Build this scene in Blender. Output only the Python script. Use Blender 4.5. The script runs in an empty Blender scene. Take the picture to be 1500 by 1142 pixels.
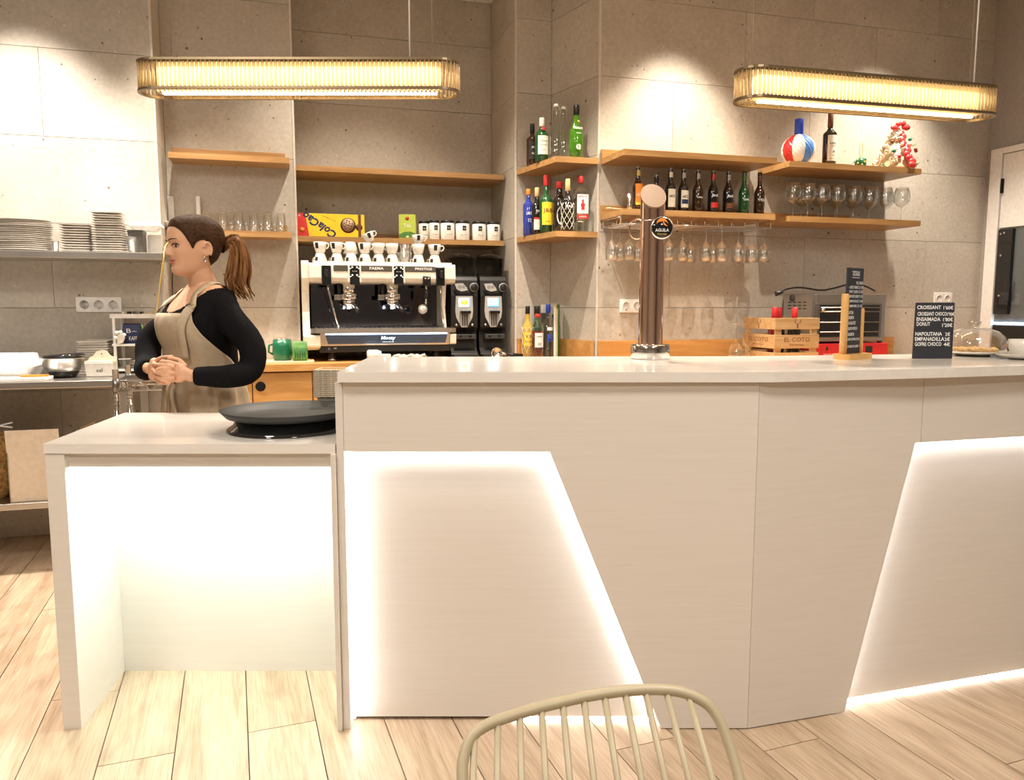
import bpy, bmesh, math, random
from mathutils import Vector, Matrix
random.seed(7)
PI = math.pi
SC = bpy.context.scene
COL = SC.collection
# ---------------------------------------------------------------- camera
cam_d = bpy.data.cameras.new('camera'); cam = bpy.data.objects.new('camera', cam_d); COL.objects.link(cam)
cam.location = (0, 0, 1.26); cam.rotation_euler = (math.radians(90-6.27), 0, 0)
cam_d.sensor_fit = 'HORIZONTAL'; cam_d.sensor_width = 36; cam_d.lens = 1120/1500*36
cam_d.clip_start = .02
SC.camera = cam
# ---------------------------------------------------------------- world, exposure
w = bpy.data.worlds.new('world'); SC.world = w; w.use_nodes = True
w.node_tree.nodes['Background'].inputs[0].default_value = (1, .92, .82, 1)
w.node_tree.nodes['Background'].inputs[1].default_value = 0
vs = SC.view_settings
vs.view_transform = 'Standard'; vs.look = 'None'; vs.gamma = 1; vs.use_curve_mapping = False
vs.exposure = 0.55
# ---------------------------------------------------------------- wall frame: u runs along the back wall, v stands out from it
A = math.radians(16.0); CA, SA = math.cos(A), math.sin(A)
def WP(u, v, z): return Vector((u*CA + v*SA, 4.5 + u*SA - v*CA, z))
def lamp(name, kind, loc, energy, color=(1, .86, .68), size=.3, sizey=None, rot=(0, 0, 0), spot=None, blend=.6):
    d = bpy.data.lights.new(name, kind); d.energy = energy; d.color = color
    if kind == 'AREA':
        d.size = size
        if sizey: d.shape = 'RECTANGLE'; d.size_y = sizey
    elif kind == 'SPOT':
        d.spot_size = math.radians(spot); d.spot_blend = blend; d.shadow_soft_size = size
    else: d.shadow_soft_size = size
    o = bpy.data.objects.new(name, d); COL.objects.link(o); o.location = loc; o.rotation_euler = rot
    return o
CEIL = 3.35
WARM = (1, .875, .73)
NEUT = (1, .92, .82)
# ceiling panels of the dining room, and the downlights along the back wall
for i, (x, y) in enumerate([(-2.2, -1.2), (1.2, -1.2), (-1.6, .9), (1.4, .9)]):
    lamp('ceiling_light_dining_%d_offscreen' % (i+1), 'AREA', (x, y, CEIL-.06), 37, NEUT, .6, .6)
DOWN = [(-2.55, .15, 330, 80), (-1.72, .1, 190, 75), (-.75, -.1, 110, 105), (1.0, .42, 235, 78), (2.45, .45, 210, 85), (-.1, .5, 170, 90), (.1, 1.35, 130, 100), (1.5, 1.45, 130, 100)]
for i, (u, v, e, sp) in enumerate(DOWN):
    lamp('ceiling_downlight_%d_offscreen' % (i+1), 'SPOT', WP(u, v, CEIL-.05), e, (1, .90, .80) if u < -2 else WARM, .03, spot=sp, blend=.7)
# ---------------------------------------------------------------- materials
MATS = {}
def _mat(name):
    m = bpy.data.materials.new(name); m.use_nodes = True
    nt = m.node_tree; return m, nt, nt.nodes['Principled BSDF']
def setp(b, **k):
    for n, v in k.items():
        n = {'rough': 'Roughness', 'metal': 'Metallic', 'spec': 'Specular IOR Level', 'coat': 'Coat Weight', 'trans': 'Transmission Weight', 'ior': 'IOR', 'alpha': 'Alpha', 'sheen': 'Sheen Weight', 'sss': 'Subsurface Weight'}[n]
        b.inputs[n].default_value = v
def noise_in(nt, scale, stretch=(1, 1, 1), detail=4, rnd=True, rot=(0, 0, 0), dist=0):
    tc = nt.nodes.new('ShaderNodeTexCoord'); mp = nt.nodes.new('ShaderNodeMapping'); n = nt.nodes.new('ShaderNodeTexNoise')
    mp.inputs['Scale'].default_value = stretch; mp.inputs['Rotation'].default_value = rot
    n.inputs['Scale'].default_value = scale; n.inputs['Detail'].default_value = detail; n.inputs['Distortion'].default_value = dist
    nt.links.new(tc.outputs['Object'], mp.inputs[0]); nt.links.new(mp.outputs[0], n.inputs['Vector'])
    if rnd:
        n.noise_dimensions = '4D'; oi = nt.nodes.new('ShaderNodeObjectInfo'); mu = nt.nodes.new('ShaderNodeMath'); mu.operation = 'MULTIPLY'; mu.inputs[1].default_value = 61
        nt.links.new(oi.outputs['Random'], mu.inputs[0]); nt.links.new(mu.outputs[0], n.inputs['W'])
    return n
def ramp(nt, src, stops):
    r = nt.nodes.new('ShaderNodeValToRGB'); e = r.color_ramp.elements
    while len(e) < len(stops): e.new(.5)
    for k, (p, c) in enumerate(stops): e[k].position = p; e[k].color = (*c, 1) if len(c) == 3 else c
    nt.links.new(src, r.inputs[0]); return r
def bump(nt, b, src, strength, dist=.002):
    bp = nt.nodes.new('ShaderNodeBump'); bp.inputs['Strength'].default_value = strength; bp.inputs['Distance'].default_value = dist
    nt.links.new(src, bp.inputs['Height']); nt.links.new(bp.outputs[0], b.inputs['Normal'])
def plain(name, col, rough=.5, metal=0, var=.06, scale=40, bmp=0, **k):
    """single-colour material with a faint procedural mottling"""
    if name in MATS: return MATS[name]
    m, nt, b = _mat(name); setp(b, rough=rough, metal=metal, **k)
    n = noise_in(nt, scale, detail=2, rnd=False)
    r = ramp(nt, n.outputs[0], [(.3, tuple(c*(1-var) for c in col)), (.7, tuple(min(1, c*(1+var)) for c in col))])
    nt.links.new(r.outputs[0], b.inputs['Base Color'])
    if bmp: bump(nt, b, n.outputs[0], bmp)
    MATS[name] = m; return m
def grain(name, c1, c2, stretch, scale=6, rough=.45, rot=(0, 0, 0), c3=None, bmp=.05, dist=.6, **k):
    """long grain: noise stretched along one axis, shifted object by object"""
    m, nt, b = _mat(name); setp(b, rough=rough, **k)
    n = noise_in(nt, scale, stretch, 5, True, rot, dist)
    stops = [(.28, c1), (.72, c2)] if c3 is None else [(.22, c3), (.45, c1), (.75, c2)]
    r = ramp(nt, n.outputs[0], stops); nt.links.new(r.outputs[0], b.inputs['Base Color'])
    if bmp: bump(nt, b, n.outputs[0], bmp)
    MATS[name] = m; return m
def emit(name, col, strength):
    m, nt, b = _mat(name); setp(b, rough=.5)
    b.inputs['Base Color'].default_value = (*col, 1); b.inputs['Emission Color'].default_value = (*col, 1); b.inputs['Emission Strength'].default_value = strength
    MATS[name] = m; return m
def thin_glass(name, tint=(.97, .98, .98), refl=.1, rough=.02):
    """thin-walled clear glass: see-through with a facing-dependent gloss"""
    m = bpy.data.materials.new(name); m.use_nodes = True; nt = m.node_tree; nt.nodes.clear()
    o = nt.nodes.new('ShaderNodeOutputMaterial'); t = nt.nodes.new('ShaderNodeBsdfTransparent'); g = nt.nodes.new('ShaderNodeBsdfGlossy'); mx = nt.nodes.new('ShaderNodeMixShader')
    lw = nt.nodes.new('ShaderNodeLayerWeight'); lw.inputs[0].default_value = .5; fr = nt.nodes.new('ShaderNodeMath'); fr.operation = 'POWER'; fr.inputs[1].default_value = 2.2; nt.links.new(lw.outputs['Facing'], fr.inputs[0])
    ad = nt.nodes.new('ShaderNodeMath'); ad.operation = 'MULTIPLY_ADD'; ad.inputs[1].default_value = .75; ad.inputs[2].default_value = refl-.04; ad.use_clamp = True
    t.inputs[0].default_value = (*tint, 1); g.inputs[1].default_value = rough; g.inputs[0].default_value = (.95, .95, .95, 1)
    nt.links.new(fr.outputs[0], ad.inputs[0]); nt.links.new(ad.outputs[0], mx.inputs[0]); nt.links.new(t.outputs[0], mx.inputs[1]); nt.links.new(g.outputs[0], mx.inputs[2]); nt.links.new(mx.outputs[0], o.inputs[0])
    MATS[name] = m; return m
def concrete():
    m, nt, b = _mat('concrete_tile'); setp(b, rough=.62, spec=.35)
    n1 = noise_in(nt, 2.2, detail=7); n2 = noise_in(nt, 45, detail=3)
    r1 = ramp(nt, n1.outputs[0], [(.3, (.43, .39, .33)), (.7, (.56, .515, .445))])
    r2 = ramp(nt, n2.outputs[0], [(.3, (.86, .86, .86)), (.7, (1.06, 1.06, 1.06))])
    mx = nt.nodes.new('ShaderNodeMix'); mx.data_type = 'RGBA'; mx.blend_type = 'MULTIPLY'; mx.inputs[0].default_value = 1
    nt.links.new(r1.outputs[0], mx.inputs['A']); nt.links.new(r2.outputs[0], mx.inputs['B'])
    def spots(scale, rad, gate, col, prev):
        tc = nt.nodes.new('ShaderNodeTexCoord'); vo = nt.nodes.new('ShaderNodeTexVoronoi'); vo.voronoi_dimensions = '4D'; vo.inputs['Scale'].default_value = scale
        oi = nt.nodes.new('ShaderNodeObjectInfo'); mu = nt.nodes.new('ShaderNodeMath'); mu.operation = 'MULTIPLY'; mu.inputs[1].default_value = 43
        nt.links.new(oi.outputs['Random'], mu.inputs[0]); nt.links.new(mu.outputs[0], vo.inputs['W']); nt.links.new(tc.outputs['Object'], vo.inputs['Vector'])
        lt = nt.nodes.new('ShaderNodeMath'); lt.operation = 'LESS_THAN'; lt.inputs[1].default_value = rad; nt.links.new(vo.outputs['Distance'], lt.inputs[0])
        sp = nt.nodes.new('ShaderNodeSeparateColor'); nt.links.new(vo.outputs['Color'], sp.inputs[0])
        gt = nt.nodes.new('ShaderNodeMath'); gt.operation = 'GREATER_THAN'; gt.inputs[1].default_value = gate; nt.links.new(sp.outputs[0], gt.inputs[0])
        ml = nt.nodes.new('ShaderNodeMath'); ml.operation = 'MULTIPLY'; nt.links.new(lt.outputs[0], ml.inputs[0]); nt.links.new(gt.outputs[0], ml.inputs[1])
        x = nt.nodes.new('ShaderNodeMix'); x.data_type = 'RGBA'; nt.links.new(ml.outputs[0], x.inputs[0]); nt.links.new(prev, x.inputs['A']); x.inputs['B'].default_value = (*col, 1)
        return x.outputs['Result']
    c = spots(15, .13, .45, (.16, .135, .11), mx.outputs['Result'])
    c = spots(26, .16, .55, (.26, .22, .18), c)
    c = spots(30, .17, .7, (.62, .57, .49), c)
    nt.links.new(c, b.inputs['Base Color']); bump(nt, b, n2.outputs[0], .12)
    MATS['concrete'] = m
concrete()
def plank_mat():
    m, nt, b = _mat('oak_plank'); setp(b, rough=.42, spec=.4)
    n1 = noise_in(nt, 3.0, (4.2, .55, 1), 6, True, dist=1.6); n2 = noise_in(nt, 26, (7, .3, 1), 5, dist=.5); n3 = noise_in(nt, 2.4, (2.4, .8, 1), 1)
    r1 = ramp(nt, n1.outputs[0], [(.25, (.36, .255, .165)), (.5, (.545, .415, .29)), (.8, (.66, .535, .40))])
    r2 = ramp(nt, n2.outputs[0], [(.28, (.76, .73, .70)), (.62, (1.05, 1.05, 1.05))])
    r3 = ramp(nt, n3.outputs[0], [(.23, (.55, .5, .45)), (.31, (1, 1, 1))])
    oi = nt.nodes.new('ShaderNodeObjectInfo'); r4 = ramp(nt, oi.outputs['Random'], [(0, (.9, .88, .86)), (1, (1.08, 1.08, 1.08))])
    prev = r1.outputs[0]
    for r in (r2, r3, r4):
        mx = nt.nodes.new('ShaderNodeMix'); mx.data_type = 'RGBA'; mx.blend_type = 'MULTIPLY'; mx.inputs[0].default_value = 1
        nt.links.new(prev, mx.inputs['A']); nt.links.new(r.outputs[0], mx.inputs['B']); prev = mx.outputs['Result']
    nt.links.new(prev, b.inputs['Base Color']); bump(nt, b, n2.outputs[0], .08)
    MATS['plank'] = m
plank_mat()
grain('shelf_wood', (.37, .20, .068), (.49, .285, .115), (.6, 6, 6), 5, .4, c3=(.28, .14, .045))
grain('cabinet_wood', (.52, .26, .075), (.63, .35, .125), (.6, 6, 6), 5, .38, c3=(.44, .205, .055))
grain('crate_wood', (.50, .32, .15), (.62, .43, .23), (.8, 8, 8), 6, .55, c3=(.40, .24, .10))
grain('pale_wood', (.66, .47, .27), (.75, .58, .37), (.8, 8, 8), 6, .5)
grain('stand_wood', (.62, .34, .10), (.72, .43, .16), (6, 6, .8), 6, .35)
grain('white_laminate', (.70, .65, .59), (.735, .685, .625), (.5, 3, 14), 7, .42, bmp=.02)
grain('white_top', (.74, .70, .65), (.82, .785, .735), (.5, 14, 3), 7, .2, bmp=.0, coat=.3)
plain('paint_white', (.80, .78, .75), .45)
plain('ceiling_paint', (.80, .78, .74), .8)
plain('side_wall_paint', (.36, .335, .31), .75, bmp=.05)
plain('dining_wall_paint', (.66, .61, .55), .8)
plain('corner_trim', (.60, .55, .48), .4)
plain('sub_floor', (.16, .11, .07), .8)
plain('steel', (.58, .56, .53), .28, 1, .05, 8)
plain('steel_dark', (.30, .29, .28), .35, 1)
plain('chrome', (.78, .77, .75), .07, 1, .01)
plain('copper', (.80, .55, .43), .10, 1, .02)
plain('cream_white', (.86, .80, .68), .3, coat=.4)
plain('porcelain', (.72, .69, .63), .22, coat=.4)
plain('plate_white', (.60, .56, .50), .3)
plain('plastic_white', (.82, .80, .77), .4)
plain('foam_white', (.86, .85, .83), .7)
plain('black_plastic', (.012, .012, .012), .35)
plain('black_gloss', (.010, .010, .011), .08, coat=.5)
plain('black_matte', (.012, .012, .012), .8, spec=.15)
plain('tray_grey', (.035, .037, .036), .5)
plain('charcoal_strip', (.085, .075, .06), .35)
plain('dark_mirror', (.10, .10, .115), .06, 1)
plain('grey_plastic', (.42, .42, .41), .4)
plain('chalk_black', (.022, .025, .032), .6)
plain('chalk_white', (.86, .86, .84), .8)
plain('red_paint', (.50, .02, .025), .35)
plain('red', (.62, .03, .03), .35)
plain('yellow_card', (.90, .62, .02), .45)
plain('yellow', (.92, .62, .03), .5)
plain('orange', (.85, .27, .03), .5)
plain('green_card', (.46, .55, .07), .45)
plain('green_enamel', (.01, .13, .06), .3)
plain('leaf_green', (.07, .20, .03), .5, var=.3)
plain('navy', (.012, .022, .095), .45)
plain('blue', (.02, .07, .55), .35)
plain('light_blue', (.10, .28, .75), .5)
plain('kraft', (.58, .43, .29), .8)
plain('kraft_light', (.72, .61, .48), .75)
plain('straw', (.36, .20, .06), .8, var=.5, scale=60)
plain('paper', (.86, .84, .79), .7)
plain('label_cream', (.80, .75, .62), .6)
plain('label_gold', (.72, .50, .12), .4)
plain('ink', (.015, .013, .013), .6)
plain('brown_print', (.16, .05, .02), .6)
plain('bronze', (.26, .20, .12), .35, .85)
plain('chair_metal', (.46, .39, .26), .38, var=.03)
plain('seat_pad', (.42, .35, .23), .6)
plain('glass_green', (.012, .07, .02), .06, coat=.5)
plain('glass_apple', (.05, .17, .01), .06, coat=.5)
plain('glass_brown', (.035, .014, .006), .06, coat=.5)
plain('glass_black', (.012, .010, .008), .06, coat=.5)
plain('glass_blue', (.03, .05, .30), .06, coat=.5)
plain('glass_red', (.16, .012, .006), .06, coat=.5)
plain('glass_gold', (.55, .36, .06), .06, coat=.5)
plain('cork_gold', (.62, .46, .2), .4)
plain('rope', (.50, .41, .30), .85, var=.35, scale=220, bmp=.5)
plain('pastry', (.62, .38, .14), .7, var=.3, scale=90, bmp=.3)
thin_glass('glass', refl=.17); thin_glass('dome_glass', (.95, .95, .95), .22); thin_glass('glass_bottle', (.9, .93, .9), .12); thin_glass('smoked_glass', (.42, .40, .37), .07); thin_glass('plastic_clear', (.93, .93, .92), .12, .15)
thin_glass('pane_glass', (.75, .78, .8), .1)
thin_glass('rod_glass', (.93, .88, .76), .22, .05)
emit('led_white', (.98, .98, 1), 15)
emit('led_table', (.80, .97, .93), 115)
emit('led_lamp', (1, .84, .56), 11)
emit('led_plinth', (1, .98, .96), 9)
emit('led_cool', (.62, .80, 1), 5)
plain('panel_blue', (.07, .11, .19), .25, .3)
emit('work_led', (.75, .88, 1), 45)
emit('lamp_core', (1, .76, .42), 3.2)
emit('screen_white', (.75, .92, 1), 1.3)
emit('screen_blue', (.05, .32, .75), 1.2)
emit('screen_yellow', (.85, .75, .08), 1.1)
emit('screen_red', (.75, .08, .05), 1.0)
plain('skin', (.62, .35, .215), .5, var=.04, scale=18, sss=.08)
plain('lip', (.42, .15, .11), .45)
plain('brow', (.055, .028, .016), .7)
plain('eye_white', (.50, .45, .41), .25)
plain('eye_dark', (.018, .010, .008), .15)
plain('sweater', (.006, .006, .007), .9, var=.25, scale=300, bmp=.3, spec=.08)
plain('apron', (.40, .315, .215), .75, var=.05, scale=60, bmp=.1)
plain('apron_strap', (.43, .345, .24), .75, var=.05, scale=60, bmp=.1)
def hair_mat(name, c1, c2, stretch):
    grain(name, c1, c2, stretch, 14, .55, bmp=.35, dist=.4, spec=.08)
hair_mat('hair', (.022, .011, .006), (.075, .038, .018), (9, 1.2, 9))
hair_mat('hair_tail', (.06, .025, .010), (.27, .125, .045), (10, 10, .8))
M = MATS
# ---------------------------------------------------------------- mesh builder
class MB:
    def __init__(s): s.v = []; s.f = []; s.m = []; s.s = []
    def add(s, vs, fs, mi=0, sm=False):
        o = len(s.v); s.v += [tuple(p) for p in vs]
        for f in fs: s.f.append(tuple(i+o for i in f)); s.m.append(mi); s.s.append(sm)
        return s
    def box(s, x0, x1, y0, y1, z0, z1, mi=0, mat=None):
        vs = [Vector((x, y, z)) for z in (z0, z1) for y in (y0, y1) for x in (x0, x1)]
        if mat is not None: vs = [mat @ p for p in vs]
        return s.add(vs, [(0, 2, 3, 1), (4, 5, 7, 6), (0, 1, 5, 4), (2, 6, 7, 3), (0, 4, 6, 2), (1, 3, 7, 5)], mi)
    def prism(s, poly, a0, a1, axis='z', mi=0, sm=False):
        """extrude a polygon; axis z: poly is (x,y); axis y: poly is (x,z); axis x: poly is (y,z)"""
        n = len(poly)
        def P(p, a): return {'z': (p[0], p[1], a), 'y': (p[0], a, p[1]), 'x': (a, p[0], p[1])}[axis]
        vs = [P(p, a0) for p in poly] + [P(p, a1) for p in poly]
        s.add(vs, [tuple(range(n))[::-1], tuple(range(n, 2*n))], mi)
        return s.add(vs, [(i, (i+1) % n, n+(i+1) % n, n+i) for i in range(n)], mi, sm)
    def lathe(s, prof, n=20, c=(0, 0, 0), mi=0, sm=True, sx=1, sy=1, mat=None):
        vs = []; fs = []
        for (r, z) in prof:
            for k in range(n):
                a = 2*PI*k/n; p = Vector((c[0]+sx*r*math.cos(a), c[1]+sy*r*math.sin(a), c[2]+z))
                vs.append(mat @ p if mat is not None else p)
        for j in range(len(prof)-1):
            for k in range(n):
                k2 = (k+1) % n; fs.append((j*n+k, j*n+k2, (j+1)*n+k2, (j+1)*n+k))
        if prof[0][0] > 1e-5: fs.append(tuple(range(n))[::-1])
        if prof[-1][0] > 1e-5: fs.append(tuple((len(prof)-1)*n+k for k in range(n)))
        return s.add(vs, fs, mi, sm)
    def shell(s, prof, n=20, c=(0, 0, 0), mi=0, mat=None):
        """open surface of revolution (no caps)"""
        vs = []; fs = []
        for (r, z) in prof:
            for k in range(n):
                a = 2*PI*k/n; p = Vector((c[0]+r*math.cos(a), c[1]+r*math.sin(a), c[2]+z)); vs.append(mat @ p if mat is not None else p)
        for j in range(len(prof)-1):
            for k in range(n):
                k2 = (k+1) % n; fs.append((j*n+k, j*n+k2, (j+1)*n+k2, (j+1)*n+k))
        return s.add(vs, fs, mi, True)
    def tube(s, path, r, n=8, closed=False, mi=0, flat=1.0):
        pts = [Vector(p) for p in path]; N = len(pts); rs = r if isinstance(r, (list, tuple)) else [r]*N
        vs = []; fs = []; up = None
        for i, p in enumerate(pts):
            if closed: t = (pts[(i+1) % N]-pts[i-1])
            else: t = pts[min(i+1, N-1)]-pts[max(i-1, 0)]
            t = t.normalized() if t.length > 1e-9 else Vector((0, 0, 1))
            if up is None:
                up = Vector((0, 0, 1)) if abs(t.z) < .9 else Vector((1, 0, 0))
            a = up - t*up.dot(t)
            a = a.normalized() if a.length > 1e-6 else t.orthogonal().normalized()
            b = t.cross(a); up = a
            for k in range(n):
                an = 2*PI*k/n; vs.append(p + (a*math.cos(an)*flat + b*math.sin(an))*rs[i])
        L = N if closed else N-1
        for i in range(L):
            for k in range(n):
                k2 = (k+1) % n; i2 = (i+1) % N
                fs.append((i*n+k, i*n+k2, i2*n+k2, i2*n+k))
        if not closed: fs += [tuple(range(n))[::-1], tuple((N-1)*n+k for k in range(n))]
        return s.add(vs, fs, mi, True)
    def cyl(s, p0, p1, r, n=16, mi=0, r1=None): return s.tube([p0, p1], [r, r if r1 is None else r1], n, mi=mi)
    def ball(s, c, r, n=14, mi=0, mat=None):
        r = r if isinstance(r, (tuple, list)) else (r, r, r); m = max(6, n//2+2)
        vs = []; fs = []
        for j in range(m+1):
            t = PI*j/m
            for k in range(n):
                a = 2*PI*k/n; p = Vector((r[0]*math.sin(t)*math.cos(a), r[1]*math.sin(t)*math.sin(a), r[2]*math.cos(t)))
                if mat is not None: p = mat @ p
                vs.append(p + Vector(c))
        for j in range(m):
            for k in range(n):
                k2 = (k+1) % n; fs.append((j*n+k, (j+1)*n+k, (j+1)*n+k2, j*n+k2))
        return s.add(vs, fs, mi, True)
    def mesh(s, name, mats):
        me = bpy.data.meshes.new(name); me.from_pydata(s.v, [], s.f)
        for m in (mats if isinstance(mats, (list, tuple)) else [mats]): me.materials.append(M[m] if isinstance(m, str) else m)
        me.polygons.foreach_set('material_index', s.m); me.polygons.foreach_set('use_smooth', s.s); me.update()
        bm = bmesh.new(); bm.from_mesh(me); bmesh.ops.recalc_face_normals(bm, faces=bm.faces); bm.to_mesh(me); bm.free()
        return me
    def build(s, name, mats, parent=None, bevel=0, seg=2, loc=None, rot=None):
        o = bpy.data.objects.new(name, s.mesh(name, mats)); COL.objects.link(o)
        if parent is not None: o.parent = parent
        if loc is not None: o.location = loc
        if rot is not None: o.rotation_euler = rot
        if bevel:
            b = o.modifiers.new('bevel', 'BEVEL'); b.width = bevel; b.segments = seg; b.limit_method = 'ANGLE'; b.angle_limit = math.radians(40); b.harden_normals = False
        return o
def box(name, d, mat, parent=None, bevel=0, **k): return MB().box(*d).build(name, mat, parent, bevel, **k)
def tag(o, label=None, cat=None, group=None, kind=None):
    if label: o['label'] = label
    if cat: o['category'] = cat
    if group: o['group'] = group
    if kind: o['kind'] = kind
    return o
def thing(name, label, cat, loc, rz=0, group=None):
    o = bpy.data.objects.new(name, None); COL.objects.link(o); o.empty_display_size = .05
    o.location = loc; o.rotation_euler = (0, 0, rz); return tag(o, label, cat, group)
def struct(o): o['kind'] = 'structure'; return o
def copy_tree(o, parent=None):
    c = o.copy(); COL.objects.link(c)
    if parent is not None: c.parent = parent
    for ch in [x for x in ALLCH.get(o, [])]: copy_tree(ch, c)
    return c
ALLCH = {}
def dup(root, loc, rz=None, label=None, group=None, scale=None):
    ch = list(root.children); r = root.copy(); COL.objects.link(r); r.location = loc
    if rz is not None: r.rotation_euler = (0, 0, rz) if not isinstance(rz, tuple) else rz
    if scale is not None: r.scale = scale if not isinstance(scale, (int, float)) else (scale,)*3
    if label: r['label'] = label
    if group: r['group'] = group
    for c in ch:
        k = c.copy(); COL.objects.link(k); k.parent = r
        for g in list(c.children):
            h = g.copy(); COL.objects.link(h); h.parent = k
    return r
# ---------------------------------------------------------------- lettering (built-in font)
def text_geo(s, width=None, height=None, bold=0, shear=0):
    cu = bpy.data.curves.new('lettering', 'FONT'); cu.body = s; cu.align_x = 'CENTER'; cu.align_y = 'CENTER'; cu.size = 1; cu.resolution_u = 2; cu.offset = bold; cu.shear = shear
    ob = bpy.data.objects.new('lettering_tmp', cu); COL.objects.link(ob)
    me = bpy.data.meshes.new_from_object(ob.evaluated_get(bpy.context.evaluated_depsgraph_get()))
    vs = [v.co.copy() for v in me.vertices]; fs = [tuple(p.vertices) for p in me.polygons]
    bpy.data.objects.remove(ob); bpy.data.curves.remove(cu); bpy.data.meshes.remove(me)
    x0 = min(v.x for v in vs); x1 = max(v.x for v in vs); y0 = min(v.y for v in vs); y1 = max(v.y for v in vs)
    kx = width/(x1-x0) if width else None; ky = height/(y1-y0) if height else None
    kx = kx or ky; ky = ky or kx
    return [((v.x-(x0+x1)/2)*kx, (v.y-(y0+y1)/2)*ky) for v in vs], fs
def text(parent, s, c, mat, width=None, height=None, bold=0, shear=0, wrap=None, mtx=None, roll=0, name='lettering'):
    """flat lettering facing local -y, centred at c; wrap=(radius) bends it round a vertical axis through the part's origin"""
    ps, fs = text_geo(s, width, height, bold, shear)
    vs = []
    for (x, z) in ps:
        if roll: x, z = x*math.cos(roll)-z*math.sin(roll), x*math.sin(roll)+z*math.cos(roll)
        if wrap:
            a = (c[0]+x)/wrap; vs.append(Vector((wrap*math.sin(a), -wrap*math.cos(a), c[2]+z)))
        else: vs.append(Vector((c[0]+x, c[1], c[2]+z)))
    if mtx is not None: vs = [mtx @ v for v in vs]
    return MB().add(vs, fs).build(name, mat, parent)
# ================================================================ SETTING
floor = struct(box('floor', (-6, 6, -5, 7, -.08, -.012), 'sub_floor'))
PA = math.radians(20); PD = Vector((-math.sin(PA), math.cos(PA), 0)); PQ = Vector((math.cos(PA), math.sin(PA), 0))
pw, pl, gp = .197, 1.38, .0016
plank_me = MB().box(-pw/2+gp, pw/2-gp, -pl/2+gp, pl/2-gp, -.012, 0).mesh('plank', 'plank')
rp = random.Random(3)
for k in range(-18, 19):
    q = -.003 + pw*(k+.5); off = (k*.53 + rp.random()*.3) % 1.0
    for j in range(-1, 5):
        p = PQ*q + PD*((j+off)*pl)
        if not (-3.3 < p.x < 2.9 and -.5 < p.y < 4.3): continue
        if p.y > 3.0 and p.x > -1.2: continue
        o = bpy.data.objects.new('plank', plank_me); COL.objects.link(o); o.parent = floor; o.location = p; o.rotation_euler = (0, 0, PA)
struct(box('ceiling', (-6, 6, -5, 7, CEIL, CEIL+.1), 'ceiling_paint'))
struct(box('wall_front', (-6, 6, -5.1, -5, 0, CEIL), 'dining_wall_paint'))
struct(box('wall_left', (-6.1, -6, -5, 7, 0, CEIL), 'dining_wall_paint'))
ROWS = [0, .35, .80, 1.25, 1.70, 2.15, 2.60, 3.05, CEIL]
tile_cache = {}
def tiled_wall(name, p0, p1, cols, thick=.12, seed=0):
    """a wall piece from p0 to p1 (u,v), its tiles proud of a backing slab"""
    a = WP(*p0, 0); b = WP(*p1, 0); d = (b-a); L = d.length; rz = math.atan2(d.y, d.x)
    wl = struct(box(name, (.014, L-.014, .008, thick, 0, CEIL), 'corner_trim', loc=a, rot=(0, 0, rz)))
    r = random.Random(seed)
    for i in range(len(ROWS)-1):
        z0, z1 = ROWS[i], ROWS[i+1]
        if cols == 1: edges = [0, L]
        else:
            st = L/cols; sh = (i % 2)*.5*st
            edges = [0] + [e for e in (sh + st*k for k in range(1 if sh == 0 else 0, cols+1)) if .02 < e < L-.02] + [L]
        for e0, e1 in zip(edges, edges[1:]):
            key = (round(e1-e0, 4), round(z1-z0, 4))
            if key not in tile_cache:
                W, Hh = key; g = .0012
                tile_cache[key] = MB().box(-W/2+g, W/2-g, 0, .0085, -Hh/2+g, Hh/2-g).mesh('tile', 'concrete')
            t = bpy.data.objects.new('tile', tile_cache[key]); COL.objects.link(t); t.parent = wl; t.location = ((e0+e1)/2, 0, (z0+z1)/2)
    return wl
tiled_wall('wall_kitchen', (-6.3, -.35), (-1.923, -.35), 4, seed=1)
tiled_wall('wall_kitchen_return', (-1.923, -.35), (-1.923, -.656), 1)
tiled_wall('wall_pillar', (-1.923, -.656), (-1.193, -.656), 1)
tiled_wall('wall_recess_left', (-1.193, -.656), (-1.193, -1.08), 1)
tiled_wall('wall_recess', (-1.193, -1.08), (.16, -1.08), 1)
tiled_wall('wall_recess_right', (.16, -1.08), (.16, -.48), 1)
tiled_wall('wall_column', (.16, -.48), (.40, -.48), 1)
tiled_wall('wall_alcove', (.40, -.48), (.53, 0), 1)
tiled_wall('wall_rear', (.53, 0), (3.43, 0), 3, seed=2)
a = WP(3.43, 0, 0)
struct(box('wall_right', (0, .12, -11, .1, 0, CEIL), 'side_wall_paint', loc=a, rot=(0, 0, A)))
for i, (u, v, dx, dy) in enumerate([(-1.923, -.35, -1, 1), (-1.193, -.656, -1, 1), (.16, -.48, 1, 1), (.53, 0, 1, 1)]):
    struct(MB().box(-.007, .007, -.007, .007, 0, CEIL).build('trim_%d' % (i+1), 'corner_trim', bevel=.003, loc=WP(u+dx*.004, v-.004, 0), rot=(0, 0, A)))
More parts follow.
